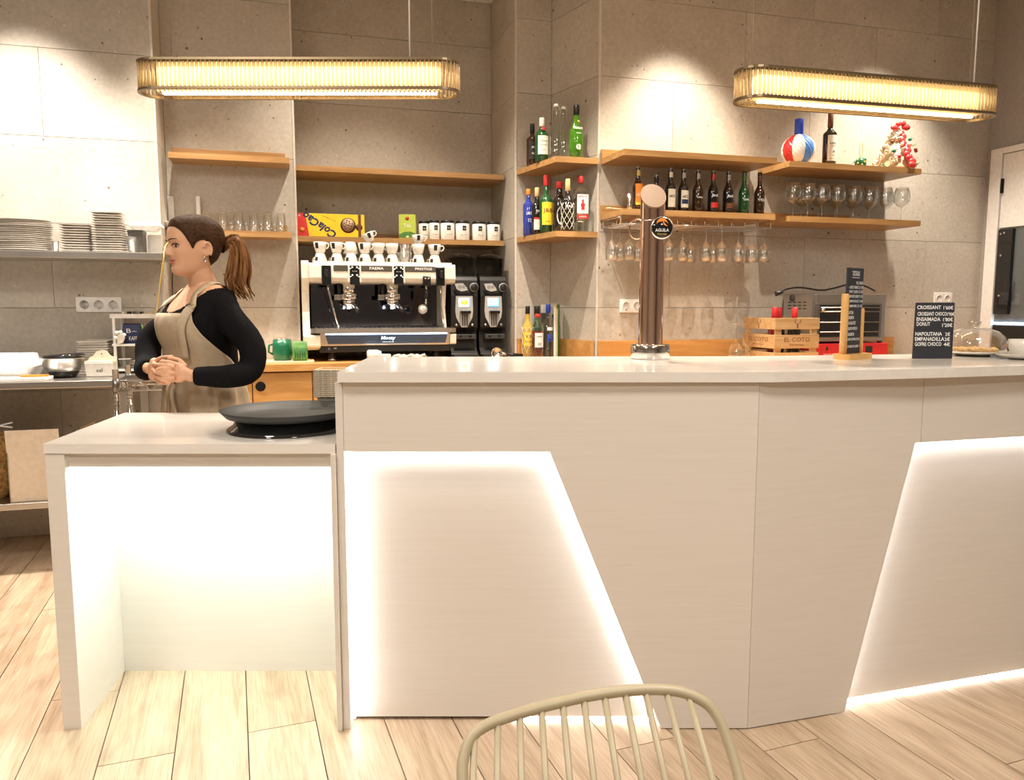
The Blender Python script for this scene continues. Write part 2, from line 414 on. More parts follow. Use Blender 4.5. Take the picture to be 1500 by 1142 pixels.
# white door leaf set in the right-hand wall: frame, upper panel, black hinge plate, glazed lower leaf with a light line
door = struct(thing('door_1', None, None, WP(3.43, 0, 0), A))
def wallside(mb): return mb
box('door_frame', (-.03, 0, -.14, -.053, 0, 2.32), 'paint_white', door, .003)
box('door_frame', (-.03, 0, -1.15, -.14, 2.28, 2.32), 'paint_white', door, .003)
dp = box('door_panel', (-.02, .0, -1.1, -.146, 1.785, 2.275), 'paint_white', door, .003)
box('hinge', (-.036, -.018, -.163, -.149, 2.018, 2.114), 'black_matte', dp, .002)
box('door_panel', (-.02, .0, -1.1, -.146, 0, 1.13), 'black_plastic', door, .003)
bp = box('hinge_plate', (-.03, -.002, -.262, -.152, 1.204, 1.775), 'black_gloss', door, .002)
for (v, z) in [(.175, 1.745), (.2, 1.75), (.185, 1.6), (.19, 1.33)]:
    MB().lathe([(.008, 0), (.008, .004), (.005, .006)], 12, mat=Matrix.Translation((-.03, -v, z)) @ Matrix.Rotation(-PI/2, 4, 'Y')).build('screw', 'chrome', bp)
box('latch_block', (-.04, -.03, -.275, -.235, 1.29, 1.42), 'black_gloss', bp, .004)
box('glass_pane', (-.014, -.008, -1.1, -.15, 1.15, 1.785), 'pane_glass', door)
box('pane_backing', (-.006, 0, -1.1, -.15, 1.15, 1.785), 'grey_plastic', door)
box('light_line', (-.026, -.012, -1.1, -.152, 1.137, 1.15), 'led_cool', door)
# ================================================================ BAR
YB = 2.165
bar = thing('bar_counter', 'white laminate bar front with glowing slanted recesses and an angled wing', 'bar', (0, YB, 0))
T = .022
# panel with the slanted cut (left of the first seam); LED-lit recess behind it
MB().prism([(-.482, .844), (.108, .844), (.446, .004), (.7042, .004), (.7042, 1.044), (-.482, 1.044)], 0, T, 'y').build('front_panel', 'white_laminate', bar, .0015)
# wing frame: origin at the seam, running 16 degrees back
wing = Matrix.Translation((.705, 0, 0)) @ Matrix.Rotation(A, 4, 'Z')
def wbuild(mb, name, mat, bevel=0, parent=bar):
    mb.v = [tuple(wing @ Vector(p)) for p in mb.v]; return mb.build(name, mat, parent, bevel)
wbuild(MB().prism([(.0005, .004), (.345, .004), (.556, .842), (.5755, .842), (.5755, 1.044), (.0005, 1.044)], 0, T, 'y'), 'front_panel', 'white_laminate', .0015)
wbuild(MB().prism([(.577, .842), (2.6, .842), (2.6, 1.044), (.577, 1.044)], 0, T, 'y'), 'front_panel', 'white_laminate', .0015)
RD = .052
box('recess_panel', (-.4825, .62, RD, RD+.02, .012, 1.03), 'white_laminate', bar)
wbuild(MB().box(.2, 2.6, RD, RD+.02, .012, 1.03), 'recess_panel', 'white_laminate')
box('end_panel', (-.505, -.483, .0, .60, 0, 1.044), 'white_laminate', bar, .0015)
box('rear_panel', (-.48, .9, .60, .62, 0, 1.03), 'white_laminate', bar)
# LED strips glued to the back of the cut edges
box('led_strip', (-.462, .098, .026, .036, .848, .856), 'led_white', bar)
box('led_strip', (-.481, -.474, .026, .036, .02, .84), 'led_white', bar)
MB().prism([(.116, .844), (.124, .844), (.460, .02), (.452, .02)], .026, .036, 'y').build('led_strip', 'led_white', bar)
wbuild(MB().prism([(.338, .02), (.330, .02), (.540, .842), (.548, .842)], .026, .036, 'y'), 'led_strip', 'led_white')
wbuild(MB().box(.56, 2.6, .026, .036, .846, .854), 'led_strip', 'led_white')
box('plinth_light', (.0, .44, RD+.001, RD+.015, .002, .010), 'led_plinth', bar)
wbuild(MB().box(.36, 2.6, RD+.001, RD+.015, .002, .010), 'plinth_light', 'led_plinth')
top = MB().prism([(-.493, -.022), (.738, -.018), (1.262, .112), (3.2, .70), (3.1, 1.25), (1.55, .79), (.87, .665), (.3, .65), (-.519, .63)], 1.046, 1.075)
tag(top.build('bar_worktop', 'white_top', None, .003, loc=(0, YB, 0)), 'long pale glossy worktop lying on the bar front', 'worktop')
# ================================================================ LOW SERVICE TABLE (flap) with lit underside
tb = thing('service_table', 'low white table with a brightly lit hollow beneath, joined to the bar', 'table', (-.92, YB, 0))
MB().prism([(-.428, 0), (.412, 0), (.412, .64), (-.519, .65)], .838, .866).build('table_top', 'white_top', tb, .002)
MB().prism([(-.426, .003), (-.370, .003), (-.43, .40), (-.486, .40)], 0, .836).build('leg_panel', 'white_laminate', tb, .0015)
box('leg_panel', (.400, .414, -.012, .40, 0, .838), 'white_laminate', tb, .0015)
box('apron_rail', (-.37, .407, .02, .04, .795, .837), 'white_laminate', tb)
MB().prism([(-.425, .371), (.407, .371), (.407, .39), (-.425, .39)], 0, .836).build('back_panel', 'white_laminate', tb)
box('led_strip', (-.36, .39, .12, .135, .822, .837), 'led_table', tb)
# ================================================================ WALL SHELVES
def shelf(label, pts, ztop, strip=None, t=.033, group=None):
    """pts: plan polygon in wall coordinates (u,v); strip: (u0,u1,v) back strip"""
    cu = sum(p[0] for p in pts)/len(pts); cv = sum(p[1] for p in pts)/len(pts)
    s = thing('wall_shelf', label, 'shelf', WP(cu, cv, ztop-t), A, group)
    MB().prism([(p[0]-cu, -(p[1]-cv)) for p in pts][::-1], 0, t).build('board', 'shelf_wood', s, .0015)
    if strip:
        u0, u1, v = strip
        MB().box(u0-cu, u1-cu, -(v-cv)-.022, -(v-cv), t, t+.055).build('back_strip', 'shelf_wood', s, .0015)
    return s
PV = -.656
shelf('short oak shelf on the pillar with nothing on it', [(-1.885, PV), (-1.885, -.46), (-1.226, -.46), (-1.226, PV)], 2.124, (-1.885, -1.25, PV))
shelf('short oak shelf on the pillar carrying upturned tumblers', [(-1.885, PV), (-1.885, -.46), (-1.226, -.46), (-1.226, PV)], 1.695, (-1.885, -1.25, PV))
shelf('long empty oak shelf in the recess above the coffee machine', [(-1.19, -1.08), (-1.19, -.70), (.145, -.70), (.145, -1.08)], 2.127, (-1.19, .12, -1.08))
shelf('long oak shelf in the recess holding the cocoa box and tea jars', [(-1.19, -1.08), (-1.19, -.70), (.145, -.70), (.145, -1.08)], 1.695, (-1.19, .12, -1.08))
cp = [(.168, -.48), (.261, .02), (.525, .02), (.405, -.48)]
shelf('angled corner shelf holding the gin bottle and green apple liqueur', cp, 2.124)
shelf('angled corner shelf crowded with six spirit bottles', cp, 1.698)
for zt in (2.124, 1.698):   # short strip against the side of the alcove
    pass
shelf('empty oak shelf above the row of beer bottles', [(.545, 0), (.552, .32), (1.53, .32), (1.53, 0)], 2.124, (.545, 1.53, 0))
shelf('oak shelf carrying the row of beer bottles', [(.545, 0), (.552, .32), (1.532, .32), (1.532, 0)], 1.80, (.545, 1.53, 0))
shelf('oak shelf displaying the candle, wine bottle and little Christmas tree', [(1.612, 0), (1.612, .32), (2.573, .32), (2.573, 0)], 2.112, (1.612, 2.3, 0))
shelf('oak shelf carrying a row of balloon wine glasses', [(1.612, 0), (1.625, .32), (2.59, .32), (2.59, 0)], 1.794, (1.612, 2.3, 0))
# ================================================================ BACK COUNTER
CZ = .925
bc = thing('back_counter', 'honey-coloured wooden base unit under the coffee machine with flush doors', 'cabinet', WP(-.55, -.66, 0), A)
def bcx(u): return u+.55
def bcy(v): return -(v+.66)
box('carcass', (bcx(-1.9), bcx(.15), bcy(-.30), bcy(-.64), .08, .88), 'cabinet_wood', bc); box('carcass', (bcx(.15), bcx(.39), bcy(-.30), bcy(-.465), .08, .88), 'cabinet_wood', bc)
DU = [-1.86, -1.47, -1.135, -.75, -.36, .03, .42]
for d0, d1 in zip(DU, DU[1:]):
    dr = box('door', (bcx(d0)+.003, bcx(d1)-.003, bcy(-.28), bcy(-.30), .12, .876), 'cabinet_wood', bc, .002)
    hx = bcx(d0)+.045
    MB().lathe([(.028, 0), (.028, .004), (.022, .006)], 20, mat=Matrix.Translation((hx, bcy(-.28), .80)) @ Matrix.Rotation(PI/2, 4, 'X')).build('finger_hole', 'black_matte', dr)
wt = MB().prism([(-1.90, -.645), (-1.90, -.26), (.455, -.26), (.398, -.47), (.15, -.47), (.15, -1.07), (-1.185, -1.07), (-1.185, -.645)][::-1], .885, CZ)
wt.v = [tuple(WP(p[0], p[1], 0)[:2])+(p[2],) for p in wt.v]
tag(wt.build('wooden_worktop', 'cabinet_wood', None, .002), 'wooden worktop under the coffee machine and grinders', 'worktop')
rc = thing('wooden_base_unit', 'honey wooden counter along the rear wall under the crate and oven', 'cabinet', WP(1.95, .3, 0), A)
box('carcass', (-1.4, 1.4, -.28, .29, .08, .88), 'cabinet_wood', rc)
box('worktop', (-1.41, 1.42, -.32, .298, .885, CZ), 'cabinet_wood', rc, .002)
u2 = thing('wooden_upstand', 'long wooden upstand board along the rear wall behind the crate', 'board', WP(1.625, 0, CZ), A); box('board', (-1.085, 1.085, -.021, -.001, 0, .125), 'cabinet_wood', u2, .002)
us = thing('wooden_upstand', 'narrow wooden upstand board in the alcove behind the spirit bottles', 'board', WP(.0, 0, CZ), A)
box('board', (.17, .378, .455, .475, 0, .125), 'cabinet_wood', us, .002)
MB().prism([(.378, .475), (.398, .475), (.523, .01), (.503, .01)], 0, .125).build('board', 'cabinet_wood', us, .002)
# ================================================================ STEEL KITCHEN BENCH AND SHELF
sb = thing('steel_bench', 'stainless steel work bench with an undershelf against the kitchen wall', 'bench', WP(-2.9, -.05, 0), A)
box('bench_top', (-1.6, .96, -.32, .295, .872, .906), 'steel', sb, .003)
box('undershelf', (-1.6, .9, -.27, .29, .285, .318), 'steel', sb, .003)
for x in (-1.5, -.2, .86):
    for y in (-.25, .25): box('leg', (x-.02, x+.02, y-.02, y+.02, 0, .875), 'steel', sb)
ss = thing('steel_wall_shelf', 'long stainless steel shelf on the kitchen wall stacked with plates', 'shelf', WP(-2.9, -.2, 1.5), A)
box('shelf_plate', (-1.6, 1.02, -.15, .148, .0, .035), 'steel', ss, .003)
for x in (-1.2, 0, .95): MB().prism([(.148, 0), (-.12, 0), (.148, -.012)], x-.01, x+.01, 'x').build('bracket', 'steel', ss)
def socket(label, u, v, z, n, group=None):
    s = thing('wall_socket', label, 'socket', WP(u, v, z), A, group)
    Wd = n*.071+.012
    box('frame', (-Wd/2, Wd/2, -.009, .0005, -.041, .041), 'plastic_white', s, .003)
    for k in range(n):
        x = (k-(n-1)/2)*.071
        f = MB().lathe([(.027, 0), (.027, .002), (.0225, .002), (.021, -.006), (0, -.006)], 24, mat=Matrix.Translation((x, -.009, 0)) @ Matrix.Rotation(PI/2, 4, 'X')).build('socket_face', 'plastic_white', s)
        for dx in (-.0095, .0095): MB().lathe([(.003, 0), (.003, .001)], 8, mat=Matrix.Translation((x+dx, -.0035, 0)) @ Matrix.Rotation(PI/2, 4, 'X')).build('pin_hole', 'ink', f)
        for dz in (-.021, .021): box('earth_clip', (x-.003, x+.003, -.0125, -.010, dz-.003, dz+.003), 'steel_dark', f)
    return s
socket('white triple wall socket above the steel bench', -2.253, -.35, 1.267, 3)
socket('white double wall socket half hidden by the beer tap', .757, 0, 1.26, 2)
socket('white double wall socket above the small chalkboard', 3.115, 0, 1.31, 2)
# ================================================================ PENDANT LAMPS
def rod_material(name):
    m = bpy.data.materials.new(name); m.use_nodes = True; nt = m.node_tree; nt.nodes.clear()
    o = nt.nodes.new('ShaderNodeOutputMaterial'); t = nt.nodes.new('ShaderNodeBsdfTransparent'); g = nt.nodes.new('ShaderNodeBsdfGlossy'); tr = nt.nodes.new('ShaderNodeBsdfTranslucent')
    m1 = nt.nodes.new('ShaderNodeMixShader'); m2 = nt.nodes.new('ShaderNodeMixShader'); lw = nt.nodes.new('ShaderNodeLayerWeight'); lw.inputs[0].default_value = .35
    t.inputs[0].default_value = (.80, .70, .52, 1); g.inputs[0].default_value = (1, .95, .85, 1); g.inputs[1].default_value = .08; tr.inputs[0].default_value = (1, .93, .80, 1)
    m1.inputs[0].default_value = .38
    nt.links.new(t.outputs[0], m1.inputs[1]); nt.links.new(tr.outputs[0], m1.inputs[2]); nt.links.new(lw.outputs['Facing'], m2.inputs[0]); nt.links.new(m1.outputs[0], m2.inputs[1]); nt.links.new(g.outputs[0], m2.inputs[2]); nt.links.new(m2.outputs[0], o.inputs[0])
    MATS[name] = m
rod_material('lamp_rod')
plain('reflector_gold', (.72, .50, .20), .35, .6)
def racetrack(L, Wd, n=14, inset=0):
    R = Wd/2-inset; h = L/2-Wd/2; pts = []
    for k in range(n+1): a = -PI/2+PI*k/n; pts.append((h+R*math.cos(a), R*math.sin(a)))
    for k in range(n+1): a = PI/2+PI*k/n; pts.append((-h+R*math.cos(a), R*math.sin(a)))
    return pts
def walk(pts, step):
    P = [Vector((p[0], p[1], 0)) for p in pts]; P.append(P[0]); tot = sum((b-a).length for a, b in zip(P, P[1:])); n = int(tot/step); st = tot/n
    out = []; i = 0; acc = 0
    for k in range(n):
        d = k*st
        while acc+(P[i+1]-P[i]).length < d: acc += (P[i+1]-P[i]).length; i += 1
        s = P[i+1]-P[i]; out.append(P[i]+s.normalized()*(d-acc))
    return out
def band(mb, L, Wd, z0, z1, t=.006):
    o = racetrack(L, Wd); i = racetrack(L, Wd, inset=t*2); n = len(o)
    vs = [(p[0], p[1], z) for z in (z0, z1) for p in o] + [(p[0], p[1], z) for z in (z0, z1) for p in i]
    fs = []
    for k in range(n):
        q = (k+1) % n
        fs += [(k, q, n+q, n+k), (2*n+q, 2*n+k, 3*n+k, 3*n+q), (q, k, 2*n+k, 2*n+q), (n+k, n+q, 3*n+q, 3*n+k)]
    return mb.add(vs, fs)
def pendant(label, loc, rz, L=1.165, Wd=.15, HH=.118):
    p = thing('pendant_lamp', label, 'lamp', loc, rz, None)
    band(MB(), L, Wd, 0, .008).build('rim', 'bronze', p); band(MB(), L, Wd, HH-.008, HH).build('rim', 'bronze', p)
    MB().prism(racetrack(L-.02, Wd-.02), HH-.014, HH-.009).build('top_plate', 'bronze', p)
    rm = MB().lathe([(.0052, .006), (.0052, HH-.006)], 8).mesh('glass_rod', 'lamp_rod')
    for q in walk(racetrack(L-.014, Wd-.014, inset=0), .0152):
        o = bpy.data.objects.new('glass_rod', rm); COL.objects.link(o); o.parent = p; o.location = q
    cm = MB().cyl((0, -Wd/2+.01, 0), (0, Wd/2-.01, 0), .0045, 8).mesh('cross_rod', 'lamp_rod')
    n = int((L-.14)/.0152)
    for k in range(n+1):
        o = bpy.data.objects.new('cross_rod', cm); COL.objects.link(o); o.parent = p; o.location = (-(L-.14)/2+(L-.14)*k/n, 0, .010)
    h = L/2-.075
    box('light_core', (-h, h, -.020, .020, .022, HH-.016), 'lamp_core', p)
    box('led_strip', (-h+.01, h-.01, -.009, .009, .0, .004), 'led_lamp', p, .001)
    return p
PL = pendant('long glass-rod pendant lamp hanging over the low table', (-.758, 2.835, 2.012), 0, 1.15, .15, .106)
PR = pendant('long glass-rod pendant lamp hanging over the beer bottles and wine glasses end of the bar', WP(.815, 1.90, 1.972), A-.03, 1.085, .15, .106)
def hang(p, x, y, r, mat, z0):
    MB().cyl((x, y, z0), (x, y, CEIL-p.location.z), r, 8).build('suspension_wire' if r < .002 else 'power_cable', mat, p)
hang(PL, .40, -.045, .0028, 'plastic_white', .098); hang(PL, .47, .04, .0011, 'steel', .098); hang(PL, -.47, .04, .0011, 'steel', .098)
hang(PR, .44, -.02, .0028, 'plastic_white', .098); hang(PR, .47, .03, .0011, 'steel', .098); hang(PR, -.46, .04, .0011, 'steel', .098)
# ================================================================ BEER TAP
BT = 1.075
tp = thing('beer_tap', 'copper beer tap column with slanted top and round black badge on the bar', 'beer tap', (.487, 2.695, BT))
MB().lathe([(.066, 0), (.068, .004), (.068, .046), (.064, .052), (.046, .053)], 40).build('base_collar', 'chrome', tp)
n = 40; R = .0425; zf, zb = .515, .603
vs = [(R*math.cos(2*PI*k/n), R*math.sin(2*PI*k/n), .05) for k in range(n)] + [(R*math.cos(2*PI*k/n), R*math.sin(2*PI*k/n), (zf+zb)/2+(zb-zf)/2*math.sin(2*PI*k/n)) for k in range(n)]
MB().add(vs, [(k, (k+1) % n, n+(k+1) % n, n+k) for k in range(n)], 0, True).build('column', 'copper', tp)
plain('tap_cap', (.27, .165, .09), .5, .1)
def ell(r, off): return [(r*math.cos(2*PI*k/n), r*math.sin(2*PI*k/n)-off, (zf+zb)/2+(zb-zf)/2*r/R*math.sin(2*PI*k/n)+off) for k in range(n)]
MB().add(ell(R+.001, 0)+ell(R+.001, .004), [(k, (k+1) % n, n+(k+1) % n, n+k) for k in range(n)]+[tuple(range(n, 2*n))]).build('slanted_cap', 'tap_cap', tp)
MB().lathe([(R+.0015, .475), (R+.0015, .479)], 40).build('joint_ring', 'chrome', tp)
bm_ = Matrix.Translation((.021, -.060, .448)) @ Matrix.Rotation(PI/2, 4, 'X')
bd = MB().lathe([(.037, -.012), (.037, 0), (.034, .004), (.0, .004)], 36, mat=bm_).build('badge', 'black_gloss', tp)
MB().shell([(.0345, .0045), (.0375, .0035), (.0378, -.012)], 36, mat=bm_).build('badge_ring', 'chrome', bd)
text(bd, 'AGUILA', (.021, -.0648, .440), 'chalk_white', .046, .0105, .012)
text(bd, 'Cerveza', (.021, -.0648, .4275), 'label_gold', .03, .006)
sw = []
for k in range(13):
    t = k/12; a = PI*(.92-.95*t); sw.append((.021+.020*math.cos(a), .458+.017*math.sin(a), .0012+.0045*math.sin(PI*min(1, t*1.15+.05))))
MB().add([(x, -.0648, z+d) for x, z, d in sw]+[(x, -.0648, z-d) for x, z, d in sw], [(k, k+1, 14+k, 13+k) for k in range(12)]).build('emblem', 'orange', bd)
MB().add([(.021, -.0648, .472), (.040, -.0648, .452), (.027, -.0648, .457)], [(0, 1, 2)]).build('emblem', 'orange', bd)
MB().cyl((.015, -.035, .448), (.021, -.052, .448), .012).build('spigot', 'chrome', tp)
MB().tube([(-.045+.028*math.sin(a)-.01, -.012, .448+.034*math.cos(a)) for a in [2*PI*k/24 for k in range(24)]], .0028, 8, True).build('handle_loop', 'copper', tp)
# ================================================================ FOREGROUND CHAIR
th, rho = .165, .591
ch = thing('spindle_chair', 'olive-beige metal spindle chair with a curved hoop back, in front of the bar', 'chair', (.05, .62, 0), 0)
Cc = Vector((.099-.05, 1.0-.62, .72)); ec = Vector((math.cos(th), math.sin(th), 0)); dc = Vector((math.sin(th), -math.cos(th), 0)); dn = Vector((0, 0, -math.cos(rho)))+dc*math.sin(rho)
def CP(s, h): return Cc+ec*s+dn*h
hp = [(-.158, .325), (-.172, .2), (-.174, .13), (-.173, .082), (-.170, .057), (-.158, .033), (-.134, .019), (-.092, .009), (-.044, .001), (.015, -.006), (.075, -.008), (.124, -.004), (.154, .005), (.177, .02), (.189, .041), (.195, .067), (.199, .097), (.201, .14), (.197, .2), (.18, .325)]
def smooth_path(P, m=4):
    out = []
    for i in range(len(P)-1):
        p0, p1, p2, p3 = [Vector(P[max(0, min(len(P)-1, i+d))]) for d in (-1, 0, 1, 2)]
        for k in range(m):
            t = k/m; out.append(.5*((2*p1)+(-p0+p2)*t+(2*p0-5*p1+4*p2-p3)*t*t+(-p0+3*p1-3*p2+p3)*t**3))
    out.append(Vector(P[-1])); return out
MB().tube(smooth_path([CP(*p) for p in hp]), .0078, 12).build('hoop', 'chair_metal', ch)
for i in range(11):
    s0 = .03*(i-5); 
    # meet the hoop above
    def hoop_h(s):
        best = 0
        for (a, b) in zip(hp[4:16], hp[5:17]):
            if min(a[0], b[0]) <= s <= max(a[0], b[0]): best = a[1]+(b[1]-a[1])*(s-a[0])/(b[0]-a[0]+1e-9); break
        return best
    h0 = 0
    for _ in range(6): h0 = hoop_h(s0*(1+.764*h0))
    MB().tube([CP(s0*(1+.764*h0), h0+.002), CP(s0*(1+.764*.16), .16), CP(s0*(1+.764*.2)*.98, .325)], .0048, 10).build('spindle', 'chair_metal', ch)
sc = CP(.012, .325); fw = dc
seat = []
for k in range(40):
    a = 2*PI*k/40; x = .215*math.copysign(abs(math.cos(a))**.75, math.cos(a)); y = .21*math.copysign(abs(math.sin(a))**.75, math.sin(a)); seat.append(sc+fw*.19+ec*x+fw*y)
MB().prism([(p.x, p.y) for p in seat], .428, .452).build('seat', 'seat_pad', ch, .008)
for sx in (-1, 1):
    for sy in (-1, 1):
        a = sc+fw*.19+ec*(.15*sx)+fw*(.15*sy); b = sc+fw*.19+ec*(.20*sx)+fw*(.21*sy)
        MB().cyl((a.x, a.y, .43), (b.x, b.y, 0), .0105, 12, r1=.0085).build('leg', 'chair_metal', ch)
# ================================================================ THINGS ON THE LOW TABLE
TZ = .866
def tray_me(): return [(0, .006), (.165, .006), (.186, .012), (.203, .026), (.206, .0255), (.188, .006), (.168, 0), (0, 0)][::-1]
tr_label = 'black glossy round tray upside down at the foot of the tray pile'
TXY = (-.722, 2.437)
b1 = MB().lathe([(0, .040), (.150, .040), (.160, .036), (.166, .022), (.182, .012), (.190, .003), (.190, 0), (.178, 0), (.155, .016), (.0, .030)], 56).build('serving_tray', 'black_gloss', None, loc=(*TXY, TZ))
tag(b1, tr_label, 'tray')
b2 = MB().lathe([(0, .003), (.165, .003), (.186, .010), (.205, .028), (.2075, .0275), (.188, .006), (.168, 0), (0, 0)][::-1], 56).build('serving_tray', 'tray_grey', None, loc=(TXY[0], TXY[1], TZ+.040)); tag(b2, 'dark grey round serving tray lying open on top of the tray pile', 'tray')
gb = thing('storage_box', 'flat grey box under the woven basket on the low table', 'box', (-.61, 2.738, TZ)); box('body', (-.075, .085, -.05, .05, 0, .066), 'tray_grey', gb, .004); box('lid', (-.079, .089, -.054, .054, .06, .074), 'grey_plastic', gb, .003)
bk = thing('woven_basket', 'small rope-fronted wooden basket at the end of the bar', 'basket', (-.61, 2.735, TZ+.074))
hb = .098
box('base', (-.082, .092, -.06, .06, 0, .008), 'pale_wood', bk)
box('side', (-.085, -.079, -.06, .06, 0, hb), 'pale_wood', bk); box('side', (.087, .094, -.06, .06, 0, hb), 'pale_wood', bk); box('rear', (-.085, .094, .054, .06, 0, hb), 'pale_wood', bk)
box('front', (-.085, .094, -.060, -.054, 0, hb), 'pale_wood', bk)
rm = None
for k in range(15):
    z = .004+k*.0065
    if rm is None: rm = MB().tube([(-.086+.181*j/24, -.0645+.0012*(j % 2), .0012*math.sin(j*2.1)) for j in range(25)], .0036, 6).mesh('rope_row', 'rope')
    o = bpy.data.objects.new('rope_row', rm); COL.objects.link(o); o.parent = bk; o.location = (0, 0, z)
# ================================================================ THINGS ON THE BAR
ms = thing('menu_stand', 'slim chalkboard menu held between two wooden posts on the bar', 'menu stand', (1.195, 2.69, BT), math.radians(38))
MB().prism([(-.075, -.035), (.07, -.04), (.085, -.01), (.07, .03), (-.06, .035), (-.078, .01)], 0, .019).build('base', 'stand_wood', ms, .003)
MB().lathe([(.0125, .0), (.0125, .205), (.010, .21)], 12, c=(-.058, 0, .017)).build('post', 'stand_wood', ms)
MB().lathe([(.0095, .0), (.0095, .155), (.0075, .16)], 12, c=(.057, 0, .017)).build('post', 'stand_wood', ms)
bo = box('board', (-.054, .054, -.003, .003, .019, .316), 'chalk_black', ms, .001)
text(bo, 'TOSTADAS', (.0, -.0036, .297), 'chalk_white', .05, .017, .01); box('underline', (-.025, .025, -.0036, -.003, .282, .2835), 'chalk_white', bo)
for (s, x, z, wd) in [('PEQ. / GRANDE', .028, .264, .046), ('- ACEITE TOMATE 1,5 / 1,9€', .004, .249, .096), ('- PAVO Y QUESO 1,8 / 2,2€', .004, .234, .096), ('- MARCONDO QUESO 1,9 / 2,5€', .004, .218, .096), ('JAMON DULCE 2 / 2,6€', .008, .201, .088), ('JAMON IBER. 2,5 / 3,2€', .008, .184, .088), ('ATUN', -.022, .162, .03), ('SALMON', -.02, .145, .036), ('AGUACATE', -.013, .126, .048), ('QUESO FRESCO', -.006, .106, .062), ('SALMON', -.016, .087, .04), ('HUEVO EXTRA (+0,5)', .0, .068, .086), ('¡ CON MUCHO AMOR !', .0, .043, .086)]:
    text(bo, s, (x, -.0036, z), 'chalk_white', wd, .0115, .014)
cb = thing('price_board', 'small black chalkboard price list standing on the bar beside the pastry dome', 'chalkboard', (1.492, 2.705, BT), math.radians(4))
cb.rotation_euler = (math.radians(-7), 0, math.radians(4))
shx = .085  # the board leans sideways a little, its corners as drawn
bo = MB().prism([(-.077, 0), (.068, 0), (.082, .198), (-.060, .198)], -.003, .003, 'y').build('board', 'chalk_black', cb, .001)
box('foot', (-.06, .06, -.002, .06, .0, .003), 'chalk_black', cb)
for (s, x, z, wd) in [('CROISSANT', -.014, .181, .088), ("1'60€", .057, .180, .036), ('CROISSANT CHOCO', -.003, .158, .108), ("1'90€", .066, .157, .026), ('ENSAIMADA', -.017, .139, .088), ("1'80€", .055, .138, .036), ('DONUT', -.036, .122, .05), ("1'20€", .052, .118, .038), ('NAPOLITANA', -.017, .087, .098), ('2€', .053, .086, .018), ('EMPANADILLA', -.014, .069, .108), ('2€', .051, .068, .02), ('GOFRE CHOCO', -.02, .051, .098), ('4€', .049, .050, .024)]:
    text(bo, s, (x, -.0036, z), 'chalk_white', wd, .0135, .018)
pd = thing('pastry_dome', 'glass cloche over a pastry on a white plate on the bar', 'cake dome', (1.725, 2.86, BT))
MB().lathe([(0, .004), (.055, .0), (.06, .006), (.085, .008), (.118, .016), (.1185, .019), (.085, .012), (0, .011)], 40).build('plate', 'porcelain', pd)
MB().shell([(.108, .016), (.109, .045), (.101, .072), (.08, .092), (.05, .102), (.015, .105)], 40).build('glass_cover', 'dome_glass', pd)
MB().lathe([(.012, .104), (.019, .112), (.022, .128), (.0, .129)], 20).build('knob', 'plastic_clear', pd)
pm = MB()
for k in range(26):
    a = k*2.4; r_ = .012*math.sqrt(k)*1.5; pm.ball((r_*math.cos(a), r_*math.sin(a)*.8, .022), (.016, .014, .010), 8)
pm.build('pastry', 'pastry', pd)
cs = thing('coffee_cup', 'white coffee cup standing in its saucer on the bar beside the cloche', 'cup', (1.775, 2.665, BT))
MB().lathe([(0, .003), (.035, .0), (.038, .004), (.06, .008), (.077, .017), (.0775, .019), (.055, .011), (0, .009)], 40).build('saucer', 'porcelain', cs)
MB().lathe([(0, .010), (.025, .010), (.030, .016), (.039, .040), (.0415, .070), (.039, .070), (.036, .040), (.027, .018), (0, .015)], 36).build('cup_bowl', 'porcelain', cs)
MB().tube([(.038, 0, .060), (.055, 0, .058), (.060, 0, .045), (.052, 0, .030), (.036, 0, .028)], .004, 8).build('handle', 'porcelain', cs)
# ================================================================ KITCHEN: PLATES AND POTS ON THE STEEL SHELF
SZ = 1.535
def loft_sq(mb, levels, rc=.2, mi=0, n=5):
    """levels: (half_x, half_y, z); rounded square rings joined"""
    rings = []
    for hx, hy, z in levels:
        r = []; cr = rc*min(hx, hy)
        for q, (sx, sy) in enumerate([(1, 1), (-1, 1), (-1, -1), (1, -1)]):
            for k in range(n+1):
                a = PI/2*q+PI/2*k/n; r.append((sx*(hx-cr)+cr*math.cos(a), sy*(hy-cr)+cr*math.sin(a), z))
        rings.append(r)
    m = len(rings[0]); vs = [p for r in rings for p in r]; fs = []
    for j in range(len(rings)-1):
        for k in range(m): fs.append((j*m+k, j*m+(k+1) % m, (j+1)*m+(k+1) % m, (j+1)*m+k))
    fs += [tuple(range(m))[::-1], tuple((len(rings)-1)*m+k for k in range(m))]
    return mb.add(vs, fs, mi)
rr = random.Random(11)
def stack(me_obj, n, u, v, z, dz, jit=.003, rot=0.0):
    for k in range(n):
        o = me_obj if k == 0 else dup(me_obj, (0, 0, 0))
        o.location = WP(u+rr.uniform(-jit, jit), v+rr.uniform(-jit, jit), z+k*dz); o.rotation_euler = (0, 0, A+rr.uniform(-rot, rot))
def oval_plate():
    return MB().lathe([(0, .003), (.07, .003), (.08, 0), (.095, .002), (.135, .011), (.137, .013), (.094, .006), (0, .006)], 40, sy=.85).build('dinner_plate', 'plate_white', None)
stack(tag(oval_plate(), 'white oval dinner plate in the wide stack on the steel shelf', 'plate', 'wide stack of oval plates'), 16, -2.556, -.2, SZ, .0098, .004, .04)
stack(tag(oval_plate(), 'white oval plate in the stack at the far end of the steel shelf', 'plate', 'second wide stack of oval plates'), 11, -2.851, -.2, SZ, .0098, .004, .04)
def square_plate(h): return loft_sq(MB(), [(h*.62, h*.62, 0), (h*.72, h*.72, .003), (h, h, .011), (h, h, .013), (h*.7, h*.7, .006), (.001, .001, .006)]).build('square_plate', 'plate_white', None)
